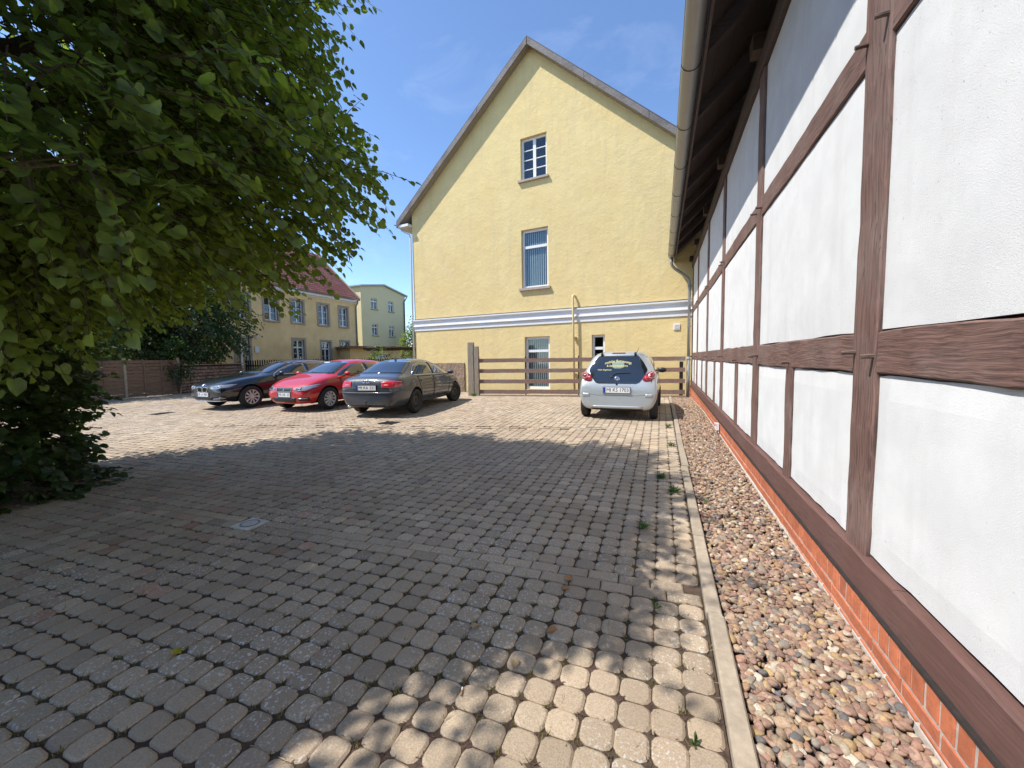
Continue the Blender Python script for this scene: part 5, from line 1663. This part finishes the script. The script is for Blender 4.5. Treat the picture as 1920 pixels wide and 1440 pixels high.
    def text(s, name, txt, size, u0, v0, fr, mat, parent=None, off=.006, bend=0.0, flip=1, sx=1.0, rot=0.0):
        vs, fs = text_mesh(txt, size, 0)
        out = []
        for (x, y, z) in vs:
            x *= sx
            y2 = y - bend * x * x
            x2, y2 = x * math.cos(rot) - y2 * math.sin(rot), x * math.sin(rot) + y2 * math.cos(rot)
            p, n = s.hit(u0 + flip * x2, v0 + y2, fr, off); out.append(tuple(p))
        return mesh_obj(name, out, fs, mat, parent or s.root, sub=False)
    def plate(s, txt, z, fr, tilt=0.0, u0=0.0, wd=.52, hgt=.11, off=.012, frame=True):
        sgn = 1 if fr == 'front' else -1
        p, n = s.hit(u0, z, fr, off)
        pts = [s.hit(u0 + dy, z + dz, fr, off)[0].x for dy in (-wd / 2, 0, wd / 2) for dz in (-hgt / 2, hgt / 2)]
        x0 = (max(pts) if sgn > 0 else min(pts)) + sgn * .004
        def put(name, y0, y1, z0, z1, d0, d1, mat, par):
            b = MB(); b.box(*(sorted((x0 + sgn * d0, x0 + sgn * d1))), y0, y1, z + z0, z + z1)
            return mesh_obj(name, b.v, b.f, mat, par, sub=False)
        root = put('plate_holder', u0 - wd / 2 - .015, u0 + wd / 2 + .015, -hgt / 2 - .018, hgt / 2 + .015, -.02, 0, mt['gasket'] if frame else mt['blackplastic'], s.root)
        put('licence_plate', u0 - wd / 2, u0 + wd / 2, -hgt / 2, hgt / 2, .001, .004, mt['plate'], root)
        e = u0 + sgn * (-wd / 2)         # blue band on the viewer's left
        # viewer's left: from the front that is the car's right (-y); from behind the car's left (+y)
        e0, e1 = sorted((e, e + sgn * .045))
        put('country_band', e0, e1, -hgt / 2 + .002, hgt / 2 - .002, .0045, .0055, mt['plateblue'], root)
        vs, fs = text_mesh(txt, hgt * .98, 0)
        mx = max(abs(v[0]) for v in vs); k = min(1.0, (wd / 2 - .045) / mx)
        out = [(x0 + sgn * .006, u0 + sgn * (.022 + x * k), z + y) for (x, y, q) in vs]
        mesh_obj('lettering', out, fs, mt['ink'], root, sub=False)
        return root
    def wheels(s, style, steer=0.0, wd=.205):
        r = s.r
        for sx in (1, -1):
            for sy in (1, -1):
                e = bpy.data.objects.new('wheel', None); C.objects.link(e); e.parent = s.root; e.empty_display_size = .1
                e.location = (sx * s.wb / 2, sy * (s.tr / 2), r)
                a = (0 if sy > 0 else PI) + (steer if sx > 0 else 0)
                e.rotation_euler = (0, R.uniform(0, 1.2), 0)
                e.rotation_euler = (0, 0, a)
                b = MB(); h = wd / 2; ri = r * .66
                b.lathe([(ri, -h + .02), (r * .80, -h), (r * .93, -h + .008), (r * .985, -h + .03), (r, -h + .05), (r, h - .05), (r * .985, h - .03), (r * .93, h - .008), (r * .80, h), (ri, h - .02), (ri * .97, h - .05), (ri * .97, -h + .02), (ri, -h + .02)], 36)
                mesh_obj('tyre', b.v, b.f, mt['tyre'], e, True, sub=False)
                b = MB()
                if style == 'steel':
                    b.lathe([(ri, h - .02), (ri * .93, h - .03), (ri * .90, h - .05), (ri * .72, h - .075), (ri * .66, h - .06), (ri * .40, h - .05), (ri * .30, h - .085), (0.001, h - .085)], 30)
                    mesh_obj('rim', b.v, b.f, mt['steel'], e, True, sub=False)
                    b = MB()
                    for k in range(16):
                        q = 2 * PI * k / 16
                        b.obox((ri * .80 * math.cos(q), h - .058, ri * .80 * math.sin(q)), (.030 * math.cos(q), 0, .030 * math.sin(q)), (0, .012, 0), (-.014 * math.sin(q), 0, .014 * math.cos(q)))
                    mesh_obj('vent_holes', b.v, b.f, mt['dark'], e, sub=False)
                else:
                    b.lathe([(ri, h - .02), (ri * .985, h - .012), (ri * .93, h - .018), (ri * .91, h - .05)], 40)
                    n = 10 if style != 'cap' else 7
                    tw = ri * (.085 if style == 'ten' else .075)
                    for k in range(n):
                        offs = (0,) if style != 'double' else (-.075, .075)
                        for of in offs:
                            q = 2 * PI * k / n + of
                            if style == 'double' and k % 2: pass
                            c_, s_ = math.cos(q), math.sin(q)
                            tn = Vector((-s_, 0, c_)); rd = Vector((c_, 0, s_))
                            r0, r1 = ri * .14, ri * .94
                            w0, w1 = tw * .55, tw * (1.25 if style == 'ten' else .8)
                            vs = []
                            for (rr, ww, yy) in ((r0, w0, h - .035), (ri * .5, (w0 + w1) / 2, h - .022), (r1, w1, h - .022)):
                                base = rd * rr + Vector((0, yy, 0))
                                vs += [base - tn * ww, base + tn * ww, base + tn * ww * 1.3 - Vector((0, .035, 0)), base - tn * ww * 1.3 - Vector((0, .035, 0))]
                            b.add(vs, [(0, 1, 5, 4), (4, 5, 9, 8), (1, 2, 6, 5), (5, 6, 10, 9), (3, 0, 4, 7), (7, 4, 8, 11), (8, 9, 10, 11)])
                    b.lathe([(ri * .2, h - .045), (ri * .19, h - .028), (0.001, h - .024)], 20)
                    mesh_obj('rim', b.v, b.f, mt['rim'], e, sub=False)
                    b = MB(); b.lathe([(ri * .95, h - .075), (0.001, h - .08)], 24)
                    mesh_obj('brake_disc', b.v, b.f, mt['dark'], e, sub=False)
        b = MB(); b.box(-s.wb / 2 - .3, s.wb / 2 + .3, -.5, .5, .20, .5)  # dark box added inside the body to block light underneath
        mesh_obj('light_block', b.v, b.f, mt['dark'], s.root, sub=False)
    def mirror(s, x, z, y, mat, dims=(.075, .105, .065)):
        for sy in (1, -1):
            b = MB(); n = 12
            P_ = []
            for j in range(9):
                t = -PI / 2 + PI * j / 8
                P_.append([(x + dims[0] * math.cos(t) * math.cos(2 * PI * k / n) * (1.0 if math.cos(2 * PI * k / n) > 0 else .55), sy * y + sy * dims[1] * math.sin(t), z + dims[2] * math.cos(t) * math.sin(2 * PI * k / n)) for k in range(n + 1)])
            b.grid(P_)
            mo = mesh_obj('wing_mirror', b.v, b.f, mat, s.root, True, sub=False)
            b = MB(); b.tube([(x, sy * (y - .06), z - .03), (x + .02, sy * (y - .17), z - .075)], .022, 6)
            mesh_obj('bracket', b.v, b.f, mt['blackplastic'], mo, sub=False)
    def door(s, lo, hi, handle=None):
        for sd_ in ('left', 'right'):
            o = s.patch('door', lo, hi, sd_, .0035, s.paint, n=16, m_=8)
            s.line('door_gap', list(lo) + list(hi)[::-1], sd_, .0045, mt['dark'], o, 0.0, n=44, closed=True, nseg=4)
            if handle:
                x, z = handle
                s.line('handle', [(x - .09, z), (x + .09, z + .004)], sd_, .014, s.paint, o, .022, n=6)

# ---- silver hatchback, seen from behind
aL, aR = Vector((-1.50, 8.93)), Vector((-.19, 9.22))
hd = math.radians(-1.2)
aygo_loc = (-.865, 10.31, gz(10.3) - .012)
st = [hood(-1.61, .27, .60, .735, .45, .70, .60, .65), hood(-1.575, .215, .70, .785, .46, .765, .70, .775),
      (-1.50, [(0, .19), (.56, .19), (.72, .24), (.805, .50), (.775, .80), (.735, .88), (.60, .93), (.36, .945), (0, .95)]),
      (-1.40, [(0, .18), (.56, .18), (.73, .23), (.808, .52), (.775, .86), (.72, .98), (.585, 1.14), (.36, 1.18), (0, 1.19)]),
      cabin(-1.27, .18, .73, .808, .52, .775, .90, .545, 1.345, 1.405), cabin(-1.10, .18, .73, .808, .52, .775, .92, .565, 1.40, 1.452),
      cabin(-.3, .18, .73, .805, .52, .775, .92, .59, 1.425, 1.482), cabin(.35, .18, .73, .805, .52, .775, .92, .57, 1.37, 1.44),
      hood(1.12, .18, .73, .805, .52, .765, .90, 1.0), hood(1.5, .19, .68, .78, .50, .70, .80, .88), hood(1.73, .22, .58, .70, .48, .60, .64, .71), hood(1.80, .30, .45, .60, .45, .52, .54, .60)]
ay = Car('hatchback_car', 'small silver hatchback with yellow lettering on its rear window, parked by the kerb', aygo_loc, (-math.sin(hd), math.cos(hd)), st, mt['p_silver'], 2.34, .285, 1.43, 1.05)
ay.wheels('cap', wd=.165)
gl = ay.patch('rear_window', [(-.36, .772), (-.2, .765), (.2, .765), (.36, .772)], [(-.40, 1.335), (-.2, 1.35), (.2, 1.35), (.40, 1.335)], 'rear', .006, mt['carglass'], n=16, m_=14)
bpy.data.objects.remove(gl)
def tapered(zs, ws, n=18):
    return zs, ws
# rear glass as stacked spans that widen at the lamps
zs = [.765, .79, .85, .93, 1.03, 1.08, 1.2, 1.31, 1.345]
ws = [.385, .445, .495, .545, .595, .582, .515, .432, .392]
P_ = []
for z, wd_ in zip(zs, ws):
    P_.append([tuple(ay.hit(wd_ * (2 * i / 18 - 1), z, 'rear', .007)[0]) for i in range(19)])
P_ = [[tuple(ay.hit(ws[0] * (2 * i / 18 - 1), zs[0], 'rear', -.01)[0]) for i in range(19)]] + P_ + [[tuple(ay.hit(ws[-1] * (2 * i / 18 - 1), zs[-1], 'rear', -.01)[0]) for i in range(19)]]
b = MB(); b.grid(P_)
rg_ = mesh_obj('rear_window', b.v, b.f, mt['carglass'], ay.root, True, sub=False)
for sy in (1, -1):
    n = 20
    for (nm, cy, cz, ra, rb, mat, off) in (('taillight', .655, .915, .165, .088, 'darkred', .012), ('lamp_ring', .68, .93, .085, .068, 'pinklens', .018), ('lamp_bulb', .58, .885, .042, .036, 'redlens', .020), ('lamp_core', .685, .932, .062, .048, 'darkred', .026)):
        ring = []
        for rr in (1.0, .93, .5, 0.001):
            row = []
            for k in range(n + 1):
                a = 2 * PI * k / n; yy, zz_ = ra * rr * math.cos(a), rb * rr * math.sin(a)
                t = .52
                u, v = cy + yy * math.cos(t) - zz_ * math.sin(t), cz + yy * math.sin(t) + zz_ * math.cos(t)
                if nm == 'taillight': v -= .0
                dr = (Vector((0, -1, 0)) * .25 * sy).length
                frm = ((0, 1, 0), (0, 0, 1), (1, 0, 0))
                row.append(tuple(ay.hit(sy * min(u, .748), v, frm, off + .012 * (1 - rr * rr) if rr < 1 else -.004)[0]))
            ring.append(row)
        b = MB(); b.grid(ring)
        par = ay.root if nm == 'taillight' else tl_
        o_ = mesh_obj(nm, b.v, b.f, mt[mat], par, True, sub=False)
        if nm == 'taillight': tl_ = o_
ay.patch('brake_light', [(-.145, 1.385), (.145, 1.385)], [(-.13, 1.408), (.13, 1.408)], 'rear', .008, mt['darkred'], n=8, m_=2)
ay.plate('MI KS 1703', .632, 'rear', wd=.53, off=.016)
ay.patch('lower_valance', [(-.50, .185), (.50, .185)], [(-.53, .245), (.53, .245)], 'rear', .004, mt['blackplastic'], n=10, m_=3)
ay.patch('bumper_lip', [(-.50, .262), (.50, .262)], [(-.52, .30), (.52, .30)], 'rear', .022, mt['p_silver'], n=12, m_=4)
for sy in (1, -1):
    ay.patch('reflector', [(sy * .56, .50), (sy * .70, .49)], [(sy * .57, .555), (sy * .71, .56)], 'rear', .008, mt['p_silver'], n=6, m_=3)
ay.line('tailgate_gap', [(-.60, .545), (-.4, .52), (.4, .52), (.60, .545)], 'rear', .003, mt['steel'], None, .0, n=18)
for sy in (1, -1):
    p, n_ = ay.hit(sy * .345, 1.355, 'rear', .012)
    b = MB(); b.obox(tuple(p), (.05, 0, .03), (0, .045, 0), (-.02, 0, .07)); mesh_obj('glass_hinge', b.v, b.f, mt['blackplastic'], ay.root, sub=False)
p, n_ = ay.hit(-.36, 1.39, 'rear', .01)
b = MB(); b.tube([tuple(p), tuple(p + Vector((-.04, -.05, .10)))], .005, 5); mesh_obj('aerial', b.v, b.f, mt['blackplastic'], ay.root, sub=False)
b = MB(); W_ = [(.12, .905), (.07, .95), (.0, .975), (-.27, .985)]
b.tube([tuple(ay.hit(u, v, 'rear', .022)[0]) for u, v in W_], [.013, .011, .009, .007], 6)
b.tube([tuple(ay.hit(.12, .905, 'rear', -.01)[0]), tuple(ay.hit(.12, .905, 'rear', .035)[0])], .026, 10)
mesh_obj('wiper', b.v, b.f, mt['blackplastic'], ay.root, sub=False)
for (ra, rb, cz) in ((.052, .036, 0), (.021, .034, 0), (.045, .014, .012)):
    ay.line('badge', [(ra * math.cos(2 * PI * k / 20), .865 + cz + rb * math.sin(2 * PI * k / 20)) for k in range(20)], 'rear', .0055, mt['chrome'], None, .013, n=30, closed=True)
p, n_ = ay.hit(0, .745, 'rear', .004)
b = MB(); b.lathe([(.022, -.006), (.018, .006), (.001, .008)], 14, (0, 0, 0), 'z')
b.v = [(p.x - v[2], p.y + v[0], p.z + v[1]) for v in b.v]; mesh_obj('lock_button', b.v, b.f, mt['blackplastic'], ay.root, sub=False)
# yellow lettering on the glass: an arc over a pale oval, and two straight lines
lt_ = ay.patch('oval_emblem', [(.11, 1.10), (.06, 1.075), (-.06, 1.075), (-.13, 1.10)], [(.12, 1.20), (.06, 1.215), (-.06, 1.215), (-.13, 1.20)], 'rear', .0085, mt['decalgreen'], rg_, skirt=False)
ay.text('lettering', 'mobiler Betreuungs', .075, -.005, 1.225, 'rear', mt['decal'], rg_, .011, .62, -1, .92)
ay.text('lettering', '& Seniorenservice', .062, .01, 1.128, 'rear', mt['decal'], rg_, .011, 0, -1, .95)
ay.text('lettering', 'Heike Angelmann', .045, .265, 1.045, 'rear', mt['decal'], rg_, .011, 0, -1, .9)
ay.both('side_window', [(-1.0, .99), (-.1, .965), (.85, .955)], [(-.98, 1.20), (-.4, 1.345), (.3, 1.30), (.84, .99)], .004, mt['carglass'], n=18)
ay.patch('windscreen', [(-.56, 1.03), (.56, 1.03)], [(-.46, 1.36), (.46, 1.36)], 'front', .004, mt['carglass'])
ay.door([(-.12, .32), (.75, .32)], [(-.12, .93), (.85, .92)], (.05, .78))
ay.mirror(.62, .98, .84, mt['blackplastic'])
for sy in (1, -1): ay.patch('headlight', [(sy * .38, .62), (sy * .66, .68)], [(sy * .40, .74), (sy * .68, .84)], 'front', .006, mt['lens'])

# ---- dark grey saloon, seen from its right rear
hd = math.radians(8.5)
rc = Vector((-6.78, 8.28)); hv = Vector((-math.sin(hd), math.cos(hd)))
ct = rc + hv * 1.42
st = [hood(-2.34, .34, .46, .60, .52, .56, .66, .72), hood(-2.30, .25, .60, .74, .55, .69, .82, .93),
      hood(-2.12, .21, .74, .845, .57, .785, .88, 1.005), hood(-1.80, .20, .80, .885, .58, .83, .925, 1.03),
      cabin(-1.12, .20, .80, .885, .58, .84, .94, .565, 1.32, 1.375), cabin(-.75, .20, .80, .885, .58, .84, .945, .60, 1.375, 1.425), cabin(-.2, .20, .80, .885, .58, .84, .945, .615, 1.385, 1.445),
      cabin(.32, .20, .80, .885, .58, .84, .94, .59, 1.33, 1.40), hood(1.12, .20, .80, .885, .58, .83, .90, .985), hood(1.7, .20, .76, .865, .56, .79, .83, .90),
      hood(2.05, .23, .66, .79, .52, .70, .68, .75), hood(2.20, .32, .50, .66, .48, .58, .57, .63)]
au = Car('saloon_car', 'dark grey saloon with red tail lights and steel wheels, seen from behind', (ct.x, ct.y, gz(9.6) - .01), (hv.x, hv.y), st, mt['p_grey'], 2.80, .318, 1.54, 1.0)
au.wheels('steel', steer=-.25)
au.patch('rear_window', [(-.60, 1.045), (-.3, 1.055), (.3, 1.055), (.60, 1.045)], [(-.47, 1.355), (-.2, 1.37), (.2, 1.37), (.47, 1.355)], 'rear', .005, mt['carglass'], n=16, m_=10)
w_up = [(-1.42, 1.0), (-1.33, 1.10), (-1.10, 1.235), (-.75, 1.315), (-.20, 1.325), (.25, 1.265), (.62, 1.12), (.92, .975)]
w_lo = [(-1.42, .992), (-.6, .985), (.92, .965)]
def part_of(pl, x0, x1):
    out = []
    for (a, c) in zip(pl[:-1], pl[1:]):
        for x in (x0, x1):
            if a[0] <= x <= c[0]:
                t = (x - a[0]) / max(1e-6, c[0] - a[0]); out.append((x, a[1] + (c[1] - a[1]) * t))
        if x0 < c[0] < x1: out.append(c)
    return sorted(set(out))
def side_glass(car, lo, hi, cuts, chrome=True, pil=.035):
    for sd_ in ('left', 'right'):
        base = car.patch('window_surround', lo, hi, sd_, .0025, mt['blackplastic'], n=30, m_=6)
        for a, c in zip(cuts[:-1], cuts[1:]):
            car.patch('side_window', part_of(lo, a + pil, c - pil), [(x, z - .012) for x, z in part_of(hi, a + pil, c - pil)], sd_, .0055, mt['carglass'], None, n=14, m_=8)
        if chrome: car.line('chrome_trim', list(lo) + list(hi)[::-1], sd_, .0095, mt['chrome'], base, .004, n=70, closed=True)
side_glass(au, w_lo, w_up, (-1.38, -.30, .90))
au.patch('windscreen', [(-.60, 1.02), (.60, 1.02)], [(-.48, 1.33), (.48, 1.33)], 'front', .004, mt['carglass'])
for sy in (1, -1):
    t = au.patch('taillight', [(sy * .405, .735), (sy * .60, .72), (sy * .74, .73)], [(sy * .415, .872), (sy * .60, .888), (sy * .72, .885)], 'rear', .010, mt['redlens'], n=14, m_=6)
    au.patch('lamp_inset', [(sy * .47, .775), (sy * .58, .77)], [(sy * .47, .80), (sy * .58, .80)], 'rear', .0135, mt['pinklens'], t, n=6, m_=2)
    sd_ = 'left' if sy > 0 else 'right'
    au.patch('lamp_side', [(-2.24, .735), (-2.06, .775)], [(-2.23, .885), (-2.05, .86)], sd_, .009, mt['redlens'], t, n=8, m_=5)
    au.patch('headlight', [(sy * .40, .57), (sy * .72, .62)], [(sy * .42, .66), (sy * .72, .74)], 'front', .006, mt['lens'])
au.patch('plate_recess', [(-.285, .655), (.285, .655)], [(-.30, .80), (.30, .80)], 'rear', .003, mt['dark'], n=8, m_=4)
au.plate('MI KA 331', .722, 'rear', off=.006, frame=False)
for k in range(4):
    au.line('badge_ring', [((k - 1.5) * .048 + .033 * math.cos(2 * PI * q / 16), .868 + .033 * math.sin(2 * PI * q / 16)) for q in range(16)], 'rear', .005, mt['chrome'], None, .010, n=22, closed=True)
au.line('bumper_crease', [(-.82, .615), (-.5, .60), (.5, .60), (.82, .615)], 'rear', .016, mt['p_grey'], None, .004, n=20)
au.line('bootlid_gap', [(-.34, .90), (-.34, .66), (-.30, .615), (.30, .615), (.34, .66), (.34, .90)], 'rear', .004, mt['dark'], None, .001, n=30)
au.patch('lower_valance', [(-.55, .24), (.55, .24)], [(-.58, .33), (.58, .33)], 'rear', .004, mt['steel'], n=10, m_=3)
p, n_ = au.hit(-.05, .33, 'rear', 0)
b = MB(); b.tube([(p.x + .05, -.05, .27), (p.x - .08, -.05, .27), (p.x - .12, -.05, .31), (p.x - .12, -.05, .385)], .016, 8)
b.tube([(p.x - .12, -.05, .375), (p.x - .12, -.05, .40), (p.x - .12, -.05, .425)], [.018, .028, .012], 10)
mesh_obj('tow_bar', b.v, b.f, mt['darkmetal'], au.root, True, sub=False)
b = MB(); b.tube([(-2.1, .52, .27), (-2.31, .52, .265)], .032, 10); mesh_obj('exhaust_pipe', b.v, b.f, mt['chrome'], au.root, True, sub=False)
au.door([(-1.02, .36), (-.32, .33)], [(-1.28, .955), (-.32, .945)], (-1.05, .845))
au.door([(-.29, .33), (.82, .33)], [(-.29, .945), (.90, .935)], (-.12, .84))
au.both('side_strip', [(-1.0, .50), (.85, .48)], [(-1.0, .535), (.85, .515)], .010, mt['p_grey'], n=12, m_=2)
au.mirror(.78, 1.0, .93, mt['p_grey'])
au.line('roof_aerial', [(-.95, 0), (-.85, 0)], 'top', .012, mt['dark'], None, .015, n=4)
au.both('filler_cap', [(-1.62, .72), (-1.46, .72)], [(-1.62, .86), (-1.46, .86)], .003, mt['p_grey'], n=4, m_=4)

# ---- red hatchback, seen from its left front
hd_ = Vector((.03, -1)).normalized()
st = [hood(-2.09, .36, .60, .76, .58, .70, .84, .93), hood(-2.04, .27, .70, .84, .60, .77, .92, 1.04), cabin(-1.80, .22, .78, .885, .60, .83, .96, .55, 1.26, 1.32),
      cabin(-1.25, .20, .81, .905, .60, .85, .965, .585, 1.375, 1.425), cabin(-.4, .20, .81, .905, .60, .855, .96, .615, 1.405, 1.465), cabin(.22, .20, .81, .905, .60, .855, .95, .60, 1.355, 1.43),
      hood(1.10, .20, .81, .905, .60, .845, .91, 1.0), hood(1.55, .20, .78, .89, .58, .81, .84, .925), hood(1.88, .21, .70, .83, .54, .72, .70, .79), hood(2.04, .25, .56, .69, .48, .58, .60, .68), hood(2.09, .33, .42, .55, .46, .46, .55, .60)]
sc_ = Vector((-9.72, 8.32)) - hd_ * 1.35
se = Car('red_car', 'bright red hatchback with ten-spoke alloys, parked between the black and the grey car', (sc_.x, sc_.y, gz(9.5) - .012), (hd_.x, hd_.y), st, mt['p_red'], 2.66, .322, 1.575, 1.0)
se.wheels('double')
se.patch('windscreen', [(-.66, 1.015), (-.3, 1.03), (.3, 1.03), (.66, 1.015)], [(-.50, 1.345), (-.2, 1.375), (.2, 1.375), (.50, 1.345)], 'front', .005, mt['carglass'], n=16, m_=10)
se.line('wiper', [(.58, 1.03), (.1, 1.045), (-.1, 1.06)], 'front', .008, mt['blackplastic'], None, .014, n=10)
se.patch('sun_strip', [(-.36, 1.33), (-.12, 1.34)], [(-.36, 1.352), (-.12, 1.362)], 'front', .0065, mt['plate'], n=4, m_=1, skirt=False)
w_up = [(-1.62, 1.06), (-1.40, 1.17), (-1.0, 1.285), (-.4, 1.335), (.15, 1.295), (.60, 1.13), (.93, .975)]
w_lo = [(-1.62, 1.03), (-.6, .995), (.93, .965)]
side_glass(se, w_lo, w_up, (-1.58, -.32, .92), chrome=False)
for sy in (1, -1):
    h_ = se.patch('headlight', [(sy * .36, .605), (sy * .56, .60), (sy * .66, .585), (sy * .80, .69)], [(sy * .375, .665), (sy * .58, .70), (sy * .72, .735), (sy * .81, .755)], 'front', .007, mt['lens'], n=16, m_=6)
    se.patch('lamp_inner', [(sy * .42, .618), (sy * .56, .615)], [(sy * .43, .66), (sy * .57, .675)], 'front', .010, mt['blackplastic'], h_, n=6, m_=3)
    se.line('daylight_strip', [(sy * .48, .600), (sy * .66, .590), (sy * .79, .69)], 'front', .008, mt['chrome'], h_, .009, n=14)
    f_ = se.patch('fog_recess', [(sy * .50, .30), (sy * .70, .31)], [(sy * .46, .385), (sy * .72, .405)], 'front', .006, mt['blackplastic'], n=8, m_=4)
    se.line('fog_trim', [(sy * .48, .375), (sy * .69, .385)], 'front', .009, mt['chrome'], f_, .010, n=6)
g_ = se.patch('grille', [(-.25, .56), (.25, .56)], [(-.29, .665), (.29, .665)], 'front', .006, mt['blackplastic'], n=10, m_=4)
se.line('grille_trim', [(-.25, .56), (.25, .56), (.29, .665), (-.29, .665)], 'front', .008, mt['chrome'], g_, .008, n=44, closed=True)
for k in range(3): se.line('grille_bar', [(-.25, .585 + k * .026), (.25, .585 + k * .026)], 'front', .004, mt['steel'], g_, .009, n=8)
se.text('badge', 'S', .10, 0, .613, 'front', mt['chrome'], g_, .016, 0, 1, 1.3)
se.patch('lower_intake', [(-.40, .275), (.40, .275)], [(-.43, .395), (.43, .395)], 'front', .005, mt['blackplastic'], n=10, m_=4)
se.line('bumper_edge', [(-.62, .245), (-.4, .235), (.4, .235), (.62, .245)], 'front', .012, mt['p_red'], None, .006, n=14)
se.plate('MI AR 33', .475, 'front', off=.008, wd=.46)
se.line('bonnet_gap', [(-.79, .78), (-.60, .705), (-.31, .685), (.31, .685), (.60, .705), (.79, .78)], 'front', .004, mt['dark'], None, .001, n=30)
se.door([(-.27, .33), (.86, .34)], [(-.27, .955), (.92, .93)], (-.12, .83))
se.door([(-1.02, .36), (-.30, .33)], [(-1.30, .99), (-.30, .955)], (-1.05, .86))
se.both('swage_line', [(-1.6, .80), (.8, .745)], [(-1.6, .815), (.8, .76)], .009, mt['p_red'], n=14, m_=2)
se.mirror(.72, 1.02, .97, mt['p_red'])
for sy in (1, -1): se.patch('taillight', [(sy * .45, .82), (sy * .76, .80)], [(sy * .45, .92), (sy * .74, .95)], 'rear', .006, mt['redlens'])

# ---- black estate, seen from its left front
hd_ = Vector((-.02, -1)).normalized()
st = [hood(-2.59, .36, .62, .76, .58, .70, .84, .92), hood(-2.53, .27, .72, .86, .60, .79, .94, 1.05), cabin(-2.30, .21, .80, .91, .60, .84, .98, .58, 1.30, 1.36),
      cabin(-1.6, .20, .84, .93, .60, .87, .985, .61, 1.40, 1.445), cabin(-.6, .20, .84, .93, .60, .875, .975, .63, 1.415, 1.475), cabin(-.05, .20, .84, .93, .60, .875, .965, .61, 1.365, 1.44),
      hood(.88, .20, .84, .93, .60, .865, .93, 1.02), hood(1.5, .20, .82, .925, .60, .835, .87, .96), hood(2.0, .21, .74, .87, .56, .76, .77, .86), hood(2.25, .24, .64, .77, .50, .67, .68, .765), hood(2.34, .32, .52, .66, .48, .57, .60, .69)]
sc_ = Vector((-12.55, 8.08)) - hd_ * 1.485
bw = Car('estate_car', 'glossy black estate car with twin-kidney chrome grille, furthest left of the row', (sc_.x, sc_.y, gz(9.6) - .012), (hd_.x, hd_.y), st, mt['p_black'], 2.97, .335, 1.62, 1.0)
bw.wheels('ten')
bw.patch('windscreen', [(-.66, 1.035), (-.3, 1.05), (.3, 1.05), (.66, 1.035)], [(-.52, 1.36), (-.2, 1.385), (.2, 1.385), (.52, 1.36)], 'front', .005, mt['carglass'], n=16, m_=10)
w_up = [(-2.2, 1.12), (-1.9, 1.245), (-1.4, 1.32), (-.7, 1.345), (-.1, 1.305), (.35, 1.15), (.70, .985)]
w_lo = [(-2.2, 1.06), (-1.0, 1.02), (.70, .975)]
side_glass(bw, w_lo, w_up, (-2.15, -1.42, -.55, .68))
for sy in (1, -1):
    g_ = bw.patch('grille', [(sy * .02, .535), (sy * .10, .528), (sy * .20, .545)], [(sy * .02, .655), (sy * .12, .668), (sy * .24, .645)], 'front', .008, mt['blackplastic'], n=8, m_=5)
    bw.line('grille_trim', [(sy * .015, .53), (sy * .10, .522), (sy * .205, .54), (sy * .245, .65), (sy * .12, .675), (sy * .015, .66)], 'front', .009, mt['chrome'], g_, .012, n=34, closed=True)
    for k in range(5): bw.line('grille_bar', [(sy * (.035 + k * .038), .545), (sy * (.035 + k * .042), .648)], 'front', .004, mt['steel'], g_, .012, n=4)
    h_ = bw.patch('headlight', [(sy * .36, .615), (sy * .55, .60), (sy * .78, .665)], [(sy * .345, .69), (sy * .58, .715), (sy * .80, .745)], 'front', .007, mt['lens'], n=14, m_=6)
    for cy in (.50, .63):
        bw.line('lamp_ring', [(sy * (cy + .032 * math.cos(2 * PI * q / 14)), .655 + (cy - .5) * .12 + .030 * math.sin(2 * PI * q / 14)) for q in range(14)], 'front', .008, mt['chrome'], h_, .012, n=18, closed=True)
    f_ = bw.patch('side_intake', [(sy * .46, .31), (sy * .72, .33)], [(sy * .42, .395), (sy * .74, .42)], 'front', .005, mt['blackplastic'], n=8, m_=4)
    bw.line('intake_trim', [(sy * .44, .335), (sy * .71, .35)], 'front', .009, mt['chrome'], f_, .010, n=6)
    bw.line('fog_light', [(sy * (.66 + .022 * math.cos(2 * PI * q / 10)), .37 + .022 * math.sin(2 * PI * q / 10)) for q in range(10)], 'front', .012, mt['lens'], f_, .012, n=12, closed=True)
    bw.patch('taillight', [(sy * .45, .84), (sy * .78, .82)], [(sy * .45, .95), (sy * .76, .97)], 'rear', .006, mt['redlens'])
bw.patch('lower_intake', [(-.40, .30), (.40, .30)], [(-.42, .385), (.42, .385)], 'front', .004, mt['blackplastic'], n=8, m_=4)
bw.line('bumper_strip', [(-.66, .275), (-.4, .262), (.4, .262), (.66, .275)], 'front', .012, mt['chrome'], None, .008, n=16)
bw.plate('MI LA 9005', .455, 'front', off=.008)
for ra, mat in ((.038, 'chrome'), (.022, 'plateblue')):
    bw.line('badge', [(ra * math.cos(2 * PI * q / 14), .725 + ra * .8 * math.sin(2 * PI * q / 14)) for q in range(14)], 'front', .010, mt[mat], None, .008, n=18, closed=True)
bw.door([(-.50, .33), (.66, .34)], [(-.50, .965), (.72, .95)], (-.33, .85))
bw.door([(-1.35, .36), (-.53, .33)], [(-1.40, .985), (-.53, .965)], (-1.25, .87))
bw.both('swage_line', [(-2.0, .82), (1.0, .78)], [(-2.0, .835), (1.0, .795)], .009, mt['p_black'], n=16, m_=2)
bw.mirror(.56, 1.03, .99, mt['p_black'])
for sy in (1, -1):
    bw.line('roof_rail', [(-1.9, sy * .585), (-.2, sy * .585)], 'top', .012, mt['chrome'], None, .03, n=12)
bw.line('bonnet_gap', [(-.80, .80), (-.55, .745), (-.27, .735), (.27, .735), (.55, .745), (.80, .80)], 'front', .004, mt['dark'], None, .001, n=26)
